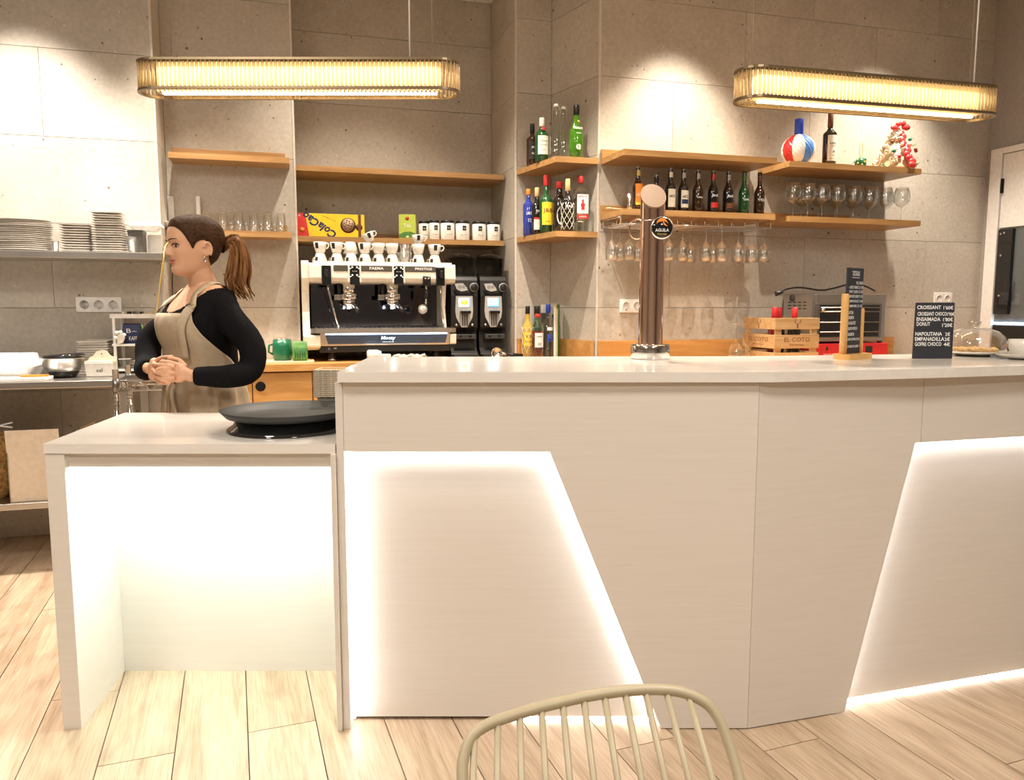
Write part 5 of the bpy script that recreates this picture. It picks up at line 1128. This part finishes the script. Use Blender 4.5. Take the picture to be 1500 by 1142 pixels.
box('top_panel', (-.25, .25, -.142, -.128, .355, .405), 'steel', ov, .002)
MB().cyl((-.21, -.16, .32), (-.21, -.145, .30), .010, 10).build('door_handle', 'chrome', ov)
for k in range(3):
    for j in range(4): box('vent_slot', (-.2765, -.2745, -.08+.05*j, -.05+.05*j, .355-.02*k, .361-.02*k), 'ink', ov)
MB().lathe([(.024, 0), (.022, .006), (0, .007)], 20, mat=Matrix.Translation((-.275, .06, .385)) @ Matrix.Rotation(-PI/2, 4, 'Y')).build('exhaust_knob', 'charcoal_strip', ov)
pc = thing('power_plug', 'black power cable with a plug lying over the oven top', 'cable', (0, 0, 0))
pts = [(1.602, 4.647, 1.333), (1.659, 4.684, 1.359), (1.774, 4.749, 1.373), (1.922, 4.791, 1.357), (2.027, 4.821, 1.374), (2.124, 4.849, 1.396), (2.223, 4.877, 1.388), (2.327, 4.938, 1.355)]
pc.location = pts[0]; P0 = Vector(pts[0])
MB().tube([p-P0 for p in smooth_path(pts)], .0055, 8).build('cord', 'black_plastic', pc)
MB().cyl((-.012, 0, .0), (.03, .004, .012), .016, 12, r1=.010).build('plug_body', 'black_plastic', pc); MB().cyl((-.03, -.002, -.008), (-.012, 0, 0), .0025, 8).build('plug_pin', 'steel', pc)
for i, px_u in enumerate([1.229, 1.305]):
    o = bpy.data.objects.new('wine_glass', hg); COL.objects.link(o); o.location = WP(px_u+.01*i, .42-.06*i, CZ+.205*1.14); o.scale = (1.1, 1.1, 1.14); tag(o, 'wine glass standing upside down on the counter beside the crate', 'wine glass', 'upturned glasses beside the crate')
# spirits at the alcove end of the worktop
b = bottle('netted rum bottle with yellow label beside the loose portafilter', .218, -.395, CZ, .335, .036, 'glass_gold', .013, .56, .76, ('black_plastic', .05), [('yellow', .24, .50, .034)], [('RON', 'ink', .42, .04, .02), ('BRUGAL', 'ink', .32, .05, .012)])
net(b, .036, .01, .20, 7, 'label_cream')
bottle('green bottle with white and black capsule behind the red spirit bottle', .288, -.418, CZ, .335, .034, 'glass_green', .017, .55, .76, ('black_plastic', .06), [('yellow', .2, .46, .03)])
bottle('red spirit bottle with white label and red cap among the worktop bottles', .262, -.322, CZ, .285, .040, 'glass_bottle', .015, .70, .88, ('red', .022), [('paper', .26, .58, .030)], [('CAMPARI', 'ink', .5, .04, .008), ('|||', 'ink', .33, .02, .018)], liquid=('glass_red', .62))
b = bottle('clear vodka bottle with a blue cap and blue label mark on the worktop', .345, -.360, CZ, .345, .045, 'glass_bottle', .014, .58, .78, ('blue', .055), [('plastic_white', .52, .58, .02)], [('B', 'blue', .38, .035, .045)])
for i, (mt, du) in enumerate([('paper', .0), ('kraft_light', .0136), ('label_gold', .0272), ('leaf_green', .0408)]):
    fo = thing('menu_folder', ['white card folder leaning in the alcove', 'tan card folder leaning in the alcove', 'gold card folder leaning in the alcove', 'green card folder leaning in the alcove against the wall'][i], 'folder', WP(.370+du*.5, -.290, CZ), A+math.radians(62))
    box('cover', (-.042, .042, -.0028, -.0015, 0, .33+.005*i), mt, fo); box('cover', (-.042, .042, .0015, .0028, 0, .33+.005*i), mt, fo); box('pages', (-.040, .040, -.0015, .0015, .003, .32), 'paper', fo)
dx_ = thing('bottle_carton', 'small white-topped dark carton behind the red spirit bottle', 'box', WP(.348, -.432, CZ), A)
box('body', (-.022, .022, -.02, .016, 0, .30), 'charcoal_strip', dx_); box('lid', (-.0225, .0225, -.0205, .0165, .29, .345), 'paper', dx_)
# ================================================================ PERSON
RT = Vector((-1.25, 3.12, 0))
person = thing('person', 'woman in black jumper and beige apron, hands clasped, looking aside behind the low table', 'person', RT)
PH = math.radians(38); PF = Vector((-math.sin(PH), -math.cos(PH), 0)); PLt = Vector((math.cos(PH), -math.sin(PH), 0))
def wl(p): return Vector(p)-RT
def tor(x, y, z): return PLt*x+PF*y+Vector((0, 0, z))           # torso coordinates: x to her left, y forward
def ring_loft(mb, rings, n=28):
    """rings: (z, half width, depth front, depth back, forward shift)"""
    vs = []
    for (z, rx, rf, rb, sh) in rings:
        for k in range(n):
            a = 2*PI*k/n; c, s = math.cos(a), math.sin(a)
            x = rx*math.copysign(abs(c)**.85, c); y = (rf if s > 0 else rb)*math.copysign(abs(s)**.9, s)+sh
            vs.append(tor(x, y, z))
    m = len(rings); fs = [(j*n+k, j*n+(k+1) % n, (j+1)*n+(k+1) % n, (j+1)*n+k) for j in range(m-1) for k in range(n)]
    fs += [tuple(range(n))[::-1], tuple((m-1)*n+k for k in range(n))]
    return mb.add(vs, fs, 0, True)
TORSO = [(.70, .160, .115, .125, 0), (.82, .172, .122, .132, .0), (.94, .150, .112, .108, 0), (1.02, .138, .108, .098, .0), (1.09, .143, .118, .098, .005), (1.15, .152, .142, .098, .012), (1.195, .156, .150, .098, .012), (1.24, .158, .126, .096, .008), (1.285, .160, .095, .090, .0), (1.315, .145, .072, .078, -.005), (1.335, .105, .058, .064, -.008), (1.35, .062, .050, .055, -.005)]
def grow(rings, d, zmin=0): return [(z, a+d, b+d, c+d, s) for (z, a, b, c, s) in rings if z >= zmin]
ARM_L = [tor(.135, -.01, 1.262), tor(.172, .0, 1.218), wl((-1.018, 2.985, 1.109)), wl((-1.016, 2.955, 1.015)), wl((-1.077, 2.895, 0.994)), wl((-1.16, 2.875, 0.996)), wl((-1.203, 2.868, 0.997))]
RAD_L = [.050, .054, .047, .044, .040, .033, .027]
ARM_R = [tor(-.135, -.01, 1.262), tor(-.172, .0, 1.218), wl((-1.502, 3.19, 1.127)), wl((-1.488, 3.12, 1.032)), wl((-1.454, 3.03, 1.012)), wl((-1.413, 2.95, 1.018)), wl((-1.388, 2.925, 1.023))]
RAD_R = [.050, .054, .047, .044, .041, .034, .027]
def limb(P, R, m=4):
    q = smooth_path(P, m); n = len(q)-1; return q, [R[min(len(R)-2, i//m)]*(1-(i/m-min(len(R)-2, i//m)))+R[min(len(R)-2, i//m)+1]*(i/m-min(len(R)-2, i//m)) for i in range(n+1)]
# ---- head
HC = wl((-1.27, 3.09, 1.492)); HP = math.radians(49); HF = Vector((-math.sin(HP), -math.cos(HP), 0)); HL = Vector((math.cos(HP), -math.sin(HP), 0)); HS = 1.05
def interp(tab, z):
    """smooth curve through the table (finite-difference cubic)"""
    if z <= tab[0][0]: return tab[0][1]
    if z >= tab[-1][0]: return tab[-1][1]
    for i in range(len(tab)-1):
        (a, va), (b, vb) = tab[i], tab[i+1]
        if z <= b:
            h = b-a; d = (vb-va)/h
            dl = (va-tab[i-1][1])/(a-tab[i-1][0]) if i > 0 else d; dr = (tab[i+2][1]-vb)/(tab[i+2][0]-b) if i+2 < len(tab) else d
            m0 = 0 if dl*d <= 0 else 2*dl*d/(dl+d); m1 = 0 if dr*d <= 0 else 2*dr*d/(dr+d)
            t = (z-a)/h; return va*(2*t**3-3*t*t+1)+m0*h*(t**3-2*t*t+t)+vb*(-2*t**3+3*t*t)+m1*h*(t**3-t*t)
FRONT = [(-.116, .040), (-.110, .066), (-.100, .079), (-.088, .0815), (-.075, .0790), (-.060, .0785), (-.040, .0795), (-.02, .083), (0, .0845), (.012, .086), (.028, .091), (.05, .090), (.065, .0875), (.08, .080), (.095, .065), (.105, .048), (.111, .030), (.115, .004)]
WID = [(-.116, .016), (-.108, .032), (-.095, .044), (-.075, .053), (-.05, .0605), (-.02, .0665), (.01, .0695), (.04, .0705), (.065, .068), (.08, .062), (.095, .050), (.105, .037), (.111, .023), (.115, .004)]
BACK = [(-.116, .0), (-.105, .02), (-.085, .045), (-.06, .062), (-.03, .078), (0, .09), (.03, .103), (.05, .102), (.065, .099), (.08, .091), (.095, .073), (.105, .053), (.111, .033), (.115, .004)]
def g(x, s): return math.exp(-(x/s)**2)
def head_pt(th, z, off=0.0):
    """th=0 at the face, 90 degrees at her left ear"""
    c, s = math.cos(th), math.sin(th)
    w_ = interp(WID, z); f_ = interp(FRONT, z); b_ = interp(BACK, z)
    ex = .82
    x = w_*math.copysign(abs(s)**ex, s); y = (f_ if c > 0 else b_)*math.copysign(abs(c)**ex, c)
    if c > 0:
        # nose, eye sockets, brow, cheeks, lips
        nz = interp([(-.046, 0), (-.038, .010), (-.030, .0245), (-.022, .0235), (-.005, .0135), (.012, .004), (.022, 0)], z)
        y += nz*g(x, .0105+.004*max(0, (.0-z)/.03)) if -.046 < z < .022 else 0
        y += .006*g(abs(x)-.014, .008)*g(z+.033, .009)
        y -= .0085*g(abs(x)-.031, .016)*g(z-.002, .013)
        y += .003*g(abs(x)-.028, .02)*g(z-.024, .009)
        y += .005*g(abs(x)-.04, .02)*g(z+.028, .022)
        y += .0055*g(x, .019)*g(z+.0650, .0058)+.0062*g(x, .019)*g(z+.0500, .0052)-.002*g(x, .03)*g(z+.0760, .006)
        y -= .0025*g(abs(x)-.029, .009)*g(z+.058, .010)
    L_ = math.hypot(x, y) or 1
    x += off*x/L_; y += off*y/L_
    return x, y
def hw_(x, y, z): return HC+(HL*x+HF*y+Vector((0, 0, z*.955)))*HS
def head_world(th, z, off=0.0):
    x, y = head_pt(th, z, off); return hw_(x, y, z+off*max(0, (z-.06))/.053)
hm = MB(); nT, nZ = 96, 80; vs = []
for j in range(nZ+1):
    t = j/nZ; z = -.116+.229*(.5-.5*math.cos(PI*(.06+.88*t)))/(.5-.5*math.cos(PI*.94)) if False else -.116+.231*t
    for k in range(nT): vs.append(head_world(2*PI*k/nT, z))
hm.add(vs, [(j*nT+k, j*nT+(k+1) % nT, (j+1)*nT+(k+1) % nT, (j+1)*nT+k) for j in range(nZ) for k in range(nT)]+[tuple(range(nT))[::-1], tuple(nZ*nT+k for k in range(nT))], 0, True)
body = MB(); body.v = list(hm.v); body.f = list(hm.f); body.m = list(hm.m); body.s = list(hm.s)
nb = tor(0, -.005, 1.30); body.tube([nb, tor(0, .0, 1.35), hw_(0, -.012, -.085), hw_(0, -.015, -.03)], [.062, .053, .050, .052], 24)
ring_loft(body, TORSO)
# collar bones and shoulders bridge
body.tube([tor(-.14, -.01, 1.255), tor(-.07, 0, 1.30), tor(.07, 0, 1.30), tor(.14, -.01, 1.255)], [.040, .046, .046, .040], 16)
body.tube(*limb(ARM_L, [r-.008 for r in RAD_L]), 16); body.tube(*limb(ARM_R, [r-.008 for r in RAD_R]), 16)
# hands
def pts(seq): return [wl(p) for p in seq]
LH = pts([(-1.194, 2.87, 0.994), (-1.215, 2.866, 1.002), (-1.237, 2.858, 1.01), (-1.258, 2.853, 1.013)])
body.tube(LH, [.024, .027, .034, .031], 16, flat=.62) if False else None
for c_, r_ in [((-1.211, 2.868, 0.999), .024), ((-1.227, 2.864, 1.005), .026), ((-1.243, 2.862, 1.023), .021), ((-1.246, 2.86, 0.995), .021), ((-1.236, 2.862, 1.01), .026), ((-1.257, 2.86, 1.033), .015), ((-1.259, 2.856, 1.011), .015), ((-1.256, 2.858, 0.987), .014)]: body.ball(wl(c_), (r_, r_*.72, r_), 14)
for c_, r_ in [((-1.383, 2.92, 1.021), .024), ((-1.36, 2.905, 1.032), .025), ((-1.354, 2.9, 1.009), .025), ((-1.365, 2.9, 0.996), .019), ((-1.359, 2.9, 1.048), .017)]: body.ball(wl(c_), r_, 14)
FING = [([(-1.253, 2.858, 1.041), (-1.279, 2.843, 1.053), (-1.312, 2.853, 1.054)], .0092), ([(-1.258, 2.854, 1.021), (-1.284, 2.833, 1.03), (-1.325, 2.846, 1.024)], .0092), ([(-1.256, 2.854, 1.003), (-1.287, 2.832, 1.005), (-1.335, 2.848, 1.014)], .0088), ([(-1.256, 2.858, 0.985), (-1.288, 2.838, 0.981), (-1.334, 2.855, 0.993)], .0080),
        ([(-1.227, 2.868, 1.033), (-1.254, 2.873, 1.058), (-1.287, 2.868, 1.064)], .0098),
        ([(-1.37, 2.9, 1.043), (-1.324, 2.855, 1.041), (-1.279, 2.836, 1.04), (-1.26, 2.838, 1.035)], .0086), ([(-1.371, 2.9, 1.025), (-1.328, 2.85, 1.014), (-1.278, 2.83, 1.015), (-1.256, 2.832, 1.013)], .0086), ([(-1.372, 2.9, 1.007), (-1.328, 2.853, 0.993), (-1.28, 2.833, 0.992), (-1.261, 2.835, 0.992)], .0084), ([(-1.365, 2.9, 0.991), (-1.326, 2.865, 0.974), (-1.282, 2.845, 0.971)], .0076),
        ([(-1.359, 2.9, 1.048), (-1.326, 2.885, 1.065), (-1.279, 2.872, 1.071)], .0092)]
for seq, r in FING:
    p = smooth_path(pts(seq), 4); n_ = len(p); r *= .86; body.tube(p, [r*(1.1-.28*i/(n_-1)) for i in range(n_)], 12); body.ball(p[-1], r*.84, 10)
# legs
for sx in (-1, 1):
    body.tube([tor(.085*sx, 0, .78), tor(.09*sx, .005, .45), tor(.085*sx, -.01, .10), tor(.085*sx, -.01, .05)], [.085, .058, .04, .042], 16); body.tube([tor(.085*sx, -.05, .035), tor(.088*sx, .06, .03), tor(.09*sx, .14, .022)], [.034, .036, .022], 14)
# ear
def ear(sgn):
    c = hw_(.071*sgn, -.026, -.012)
    R_ = Matrix((HL, HF, Vector((0, 0, 1)))).transposed()
    body.ball(c-HL*.003*sgn, (.005*HS, .017*HS, .028*HS), 16, mat=R_ @ Matrix.Rotation(.25, 3, 'X'))
    body.tube([c+(HF*.008*math.cos(t)*-1.9+Vector((0, 0, .027))*math.sin(t)+HL*sgn*.006)*HS for t in [-.9+.32*k for k in range(13)]], .0050, 8)
ear(1); ear(-1)
def remeshed(mb, name, mat, voxel, smooth, parent):
    o = mb.build(name, mat, None)
    r = o.modifiers.new('r', 'REMESH'); r.mode = 'VOXEL'; r.voxel_size = voxel; r.use_smooth_shade = True
    s = o.modifiers.new('s', 'SMOOTH'); s.iterations = smooth; s.factor = .5
    me = bpy.data.meshes.new_from_object(o.evaluated_get(bpy.context.evaluated_depsgraph_get())); old = o.data
    o.modifiers.clear(); o.data = me; bpy.data.meshes.remove(old)
    if not me.materials: me.materials.append(M[mat])
    for p in me.polygons: p.use_smooth = True
    o.parent = parent; return o
remeshed(body, 'body', 'skin', .0030, 3, person)
# ---- clothes
sw = MB(); ring_loft(sw, grow(TORSO, .009, .80)); sw.tube(*limb(ARM_L[:-1]+[wl((-1.196, 2.869, 0.997))], [r+.005 for r in RAD_L[:-1]]+[.034]), 20); sw.tube(*limb(ARM_R[:-1]+[wl((-1.401, 2.935, 1.022))], [r+.005 for r in RAD_R[:-1]]+[.034]), 20)
sw.tube([tor(-.150, -.01, 1.255), tor(-.08, -.005, 1.300), tor(.08, -.005, 1.300), tor(.150, -.01, 1.255)], [.050, .053, .053, .050], 16)
swo = remeshed(sw, 'jumper', 'sweater', .0065, 4, person)
bm = bmesh.new(); bm.from_mesh(swo.data); dead = []
for f in bm.faces:
    c = f.calc_center_median(); x = c.dot(PLt); y = c.dot(PF)
    if c.z > 1.19 and abs(x) < .135:
        lim = 1.235+.10*(abs(x)/.125)**2.2 if y > -.02 else 1.325+.02*(abs(x)/.1)
        if c.z > lim: dead.append(f)
bmesh.ops.delete(bm, geom=dead, context='FACES'); bm.to_mesh(swo.data); bm.free()
# knit folds at the elbows and along the sleeves
for path, n_ in ((ARM_L, 5), (ARM_R, 4)):
    pass
tr_ = MB()
for sx in (-1, 1): tr_.tube([tor(.085*sx, 0, .80), tor(.09*sx, .005, .45), tor(.085*sx, -.01, .09)], [.098, .07, .058], 18)
ring_loft(tr_, [r for r in grow(TORSO, .006) if r[0] < .9]); remeshed(tr_, 'trousers', 'sweater', .009, 3, person)
for sx in (-1, 1): MB().tube([tor(.085*sx, -.075, .035), tor(.085*sx, -.03, .045), tor(.088*sx, .06, .042), tor(.09*sx, .15, .03), tor(.09*sx, .175, .026)], [.03, .044, .045, .034, .02], 16).build('shoe', 'black_matte', person)
# apron: bib and skirt wrapped round the front of the torso
def torso_r(z): 
    for a, b in zip(TORSO, TORSO[1:]):
        if a[0] <= z <= b[0]:
            t = (z-a[0])/(b[0]-a[0]); return [a[i]+(b[i]-a[i])*t for i in range(1, 5)]
    return list(TORSO[0][1:])
def apron_pt(a, z, off):
    rx, rf, rb, sh = torso_r(max(z, .70)); c, s = math.cos(a), math.sin(a)
    x = (rx+off)*math.copysign(abs(c)**.85, c); y = ((rf if s > 0 else rb)+off)*math.copysign(abs(s)**.9, s)+sh
    return tor(x, y, z)
ap = MB(); vs = []; nA, nZ = 40, 44; z0, z1 = .50, 1.232
for j in range(nZ+1):
    z = z0+(z1-z0)*j/nZ
    half = interp([(.5, 2.1), (.98, 2.05), (1.04, 1.75), (1.10, 1.30), (1.16, .98), (1.232, .72)], z)
    for k in range(nA+1):
        a = PI/2-half+2*half*k/nA; off = .0175
        if z < .985: off += .014*min(1, (.985-z)/.05)+.010*math.sin(k*1.35+.6*math.sin(z*9))*min(1, (.985-z)/.06)
        else: off += .0025*math.sin(k*.8+z*30)
        if 1.0 < z < 1.15: off += .010*math.sin(PI*(z-1.0)/.15)*abs(math.sin(a))
        if z > 1.20: off += .004
        vs.append(apron_pt(a, z, off))
ap.add(vs, [(j*(nA+1)+k, j*(nA+1)+k+1, (j+1)*(nA+1)+k+1, (j+1)*(nA+1)+k) for j in range(nZ) for k in range(nA)], 0, True)
apo = ap.build('apron', 'apron', person); so = apo.modifiers.new('s', 'SOLIDIFY'); so.thickness = .003; so.offset = 0
def ribbon(path, wid, normal, name, mat, parent, th=.003):
    P = [Vector(p) for p in path]; vs = []
    for i, p in enumerate(P):
        t = (P[min(i+1, len(P)-1)]-P[max(i-1, 0)]).normalized(); nn_ = normal[i] if isinstance(normal, list) else normal
        b = t.cross(nn_).normalized(); w2 = wid/2
        vs += [p+b*w2, p-b*w2]
    o = MB().add(vs, [(2*i, 2*i+1, 2*i+3, 2*i+2) for i in range(len(P)-1)], 0, True).build(name, mat, parent)
    m = o.modifiers.new('s', 'SOLIDIFY'); m.thickness = th; m.offset = 0; return o
nv = (PF*.9+PLt*.35+Vector((0, 0, .25))).normalized()
def on(a, z, off): return apron_pt(a, z, off)
# her left strap: from behind the neck, over the collar bone, buckled, hanging down over the bib
lp = [tor(.052, -.045, 1.352), tor(.066, .0, 1.352), tor(.072, .045, 1.330), tor(.078, .082, 1.30), on(PI/2-.62, 1.262, .024), on(PI/2-.60, 1.222, .030), on(PI/2-.56, 1.17, .030), on(PI/2-.50, 1.11, .034), on(PI/2-.46, 1.055, .040)]
nrm = [(Vector((0, 0, 1))+PLt*.3).normalized(), (Vector((0, 0, 1))+PLt*.3).normalized(), (Vector((0, 0, .8))+PF*.6+PLt*.2).normalized(), (Vector((0, 0, .6))+PF*.8).normalized()]+[(PF*.85+PLt*.5).normalized()]*5
ribbon(smooth_path(lp, 3), .033, [nrm[min(len(nrm)-1, i//3)] for i in range(3*(len(lp)-1)+1)], 'apron_strap', 'apron_strap', apo)
rp_ = [tor(-.052, -.045, 1.352), tor(-.066, .0, 1.352), tor(-.072, .045, 1.330), tor(-.078, .085, 1.295), on(PI/2+.62, 1.255, .022), on(PI/2+.62, 1.225, .024)]
nr2 = [(Vector((0, 0, 1))-PLt*.3).normalized()]*2+[(Vector((0, 0, .8))+PF*.6-PLt*.2).normalized(), (Vector((0, 0, .6))+PF*.8).normalized()]+[(PF*.85-PLt*.5).normalized()]*2
ribbon(smooth_path(rp_, 3), .030, [nr2[min(len(nr2)-1, i//3)] for i in range(3*(len(rp_)-1)+1)], 'apron_strap', 'apron_strap', apo)
bk_c = on(PI/2-.615, 1.258, .028); bx_ = PLt*.9-PF*.3; bx_.normalize()
MB().tube([bk_c+bx_*.019*sx_+Vector((0, 0, .008*sz_)) for sx_, sz_ in ((-1, -1), (1, -1), (1, 1), (-1, 1))], .0022, 6, True).build('buckle', 'bronze', apo)
# waist tie with a knot and two tails
ribbon([on(PI/2-1.7+3.4*k/30, .992, .034) for k in range(31)], .026, [ (apron_pt(PI/2-1.7+3.4*k/30, .992, .1)-apron_pt(PI/2-1.7+3.4*k/30, .992, 0)).normalized() for k in range(31)], 'waist_tie', 'apron_strap', apo)
ka = PI/2-.05
MB().ball(on(ka, .985, .045), (.016, .012, .013), 12).build('tie_knot', 'apron_strap', apo)
for d_, ln in ((-.16, .16), (.14, .14)):
    ribbon([on(ka+d_*t_, .98-ln*t_, .045+.012*math.sin(t_*3)) for t_ in [k/8 for k in range(9)]], .022, PF, 'tie_tail', 'apron_strap', apo)
# ---- hair
hr = MB(); nT = 96; nZ = 64; vs = []; keep = []
def hairline(th):
    d = abs(math.degrees(th)); d = 360-d if d > 180 else d
    return interp([(0, .076), (25, .073), (45, .062), (60, .040), (70, .012), (78, -.012), (84, .012), (96, .026), (106, .0), (116, -.05), (140, -.066), (180, -.07)], d)
for j in range(nZ+1):
    for k in range(nT):
        th_ = 2*PI*k/nT; zl = hairline(th_); z = zl+(.115-zl)*(j/nZ)
        off = .0015+.0085*min(1, (z-zl)/.02)+.003*max(0, -math.cos(th_))
        off += .0012*math.sin(th_*40+z*30)*min(1, (z-zl)/.02)
        vs.append(head_world(th_, z, off))
hr.add(vs, [(j*nT+k, j*nT+(k+1) % nT, (j+1)*nT+(k+1) % nT, (j+1)*nT+k) for j in range(nZ) for k in range(nT)]+[tuple(nZ*nT+k for k in range(nT))], 0, True)
ho = hr.build('hair', 'hair', person)
tie = hw_(.0, -.112, .012)
MB().tube([tie+(HL*math.cos(t)*.020+Vector((0, 0, 1))*math.sin(t)*.024)*1 for t in [2*PI*k/20 for k in range(20)]], .006, 8, True).build('hair_tie', 'black_matte', ho)
rh = random.Random(9)
for k in range(30):
    a = 2*PI*rh.random(); s_ = rh.random()**.5; q = HL*math.cos(a)*s_*.020+Vector((0, 0, 1))*math.sin(a)*s_*.022
    spread = HL*math.cos(a)*s_*.036+HF*math.sin(a)*s_*-.040
    ln = rh.uniform(.8, 1.08)
    P_ = [hw_(0, -.088, .012)+q*.8, tie+q, wl((-1.12, 3.13, 1.522))+q*.9+spread*.3, wl((-1.097, 3.12, 1.468))+spread*.8, wl((-1.099, 3.11, 1.396))+spread*1.1, wl((-1.103, 3.1, 1.339))+spread*1.15+Vector((0, 0, .06*(1-ln))), wl((-1.072, 3.1, 1.287))+spread*1.0+Vector((0, 0, .1*(1-ln)))+HL*rh.uniform(-.02, .02)]
    MB().tube(smooth_path(P_, 3), [.006]*4+[.0085]*9+[.0075, .006, .0045, .003, .002, .001], 7).build('hair_lock', 'hair_tail', ho)
# ---- face details
def face_pt(x, z, out=0.0):
    # solve for the angle whose x matches
    lo, hi = (-PI/2, PI/2)
    for _ in range(40):
        mid = (lo+hi)/2
        if head_pt(mid, z)[0] < x: lo = mid
        else: hi = mid
    xx, yy = head_pt(lo, z); return hw_(xx, yy+out, z)
R3 = Matrix((HL, HF, Vector((0, 0, 1)))).transposed()
for sgn in (1, -1):
    c = face_pt(.031*sgn, .001, -.0055)
    e = MB().ball(c, (.0125, .0095, .0072), 16, mat=R3).build('eye', 'eye_white', person)
    MB().ball(c+HF*.0066+HL*.0022, (.0074, .0048, .0070), 14, mat=R3).build('iris', 'eye_dark', e)
    lid = [face_pt(.031*sgn+.0165*math.cos(t)*-1, .001+.0085*math.sin(t), .0005) for t in [PI*k/10 for k in range(11)]]
    MB().tube(lid, [.001]+[.0024]*9+[.001], 6).build('eyelash_line', 'brow', e)
    lid2 = [face_pt(.031*sgn+.0160*math.cos(t)*-1, .000-.0068*math.sin(t), .0003) for t in [PI*k/10 for k in range(11)]]
    MB().tube(lid2, [.0006]+[.0014]*9+[.0006], 6).build('lower_lid', 'lip', e)
    br = [face_pt(sgn*(.012+.038*t), .021+.006*math.sin(PI*t*.75), .001) for t in [k/8 for k in range(9)]]
    MB().tube(br, [.0022, .0030, .0033, .0033, .0031, .0028, .0024, .0018, .0008], 6, flat=.7).build('eyebrow', 'brow', person)
ul = [face_pt(-.026+.052*k/12, -.0535+.002*math.sin(PI*k/12)+.001*math.cos(k*PI/3), .0004) for k in range(13)]
MB().tube(ul, [.0008]+[.0034]*11+[.0008], 8).build('upper_lip', 'lip', person)
lw_ = [face_pt(-.023+.046*k/12, -.0625-.002*math.sin(PI*k/12), .0004) for k in range(13)]
MB().tube(lw_, [.0008]+[.0042]*11+[.0008], 8).build('lower_lip', 'lip', person)
for sgn in (1,): MB().ball(face_pt(.0075*sgn, -.038, .0), (.0032, .003, .002), 8, mat=R3).build('nostril', 'eye_dark', person)
eh = hw_(.079, -.014, -.050)
MB().tube([eh+(HF*math.cos(t)*.004+Vector((0, 0, 1))*math.sin(t)*.010) for t in [2*PI*k/18 for k in range(18)]], .0022, 8, True).build('earring', 'chrome', person)
MB().tube([wl((-1.307, 2.86, 1.067))+Vector((.0, .008*math.cos(t), .010*math.sin(t))) for t in [2*PI*k/16 for k in range(16)]], .0016, 6, True).build('finger_ring', 'chrome', person)
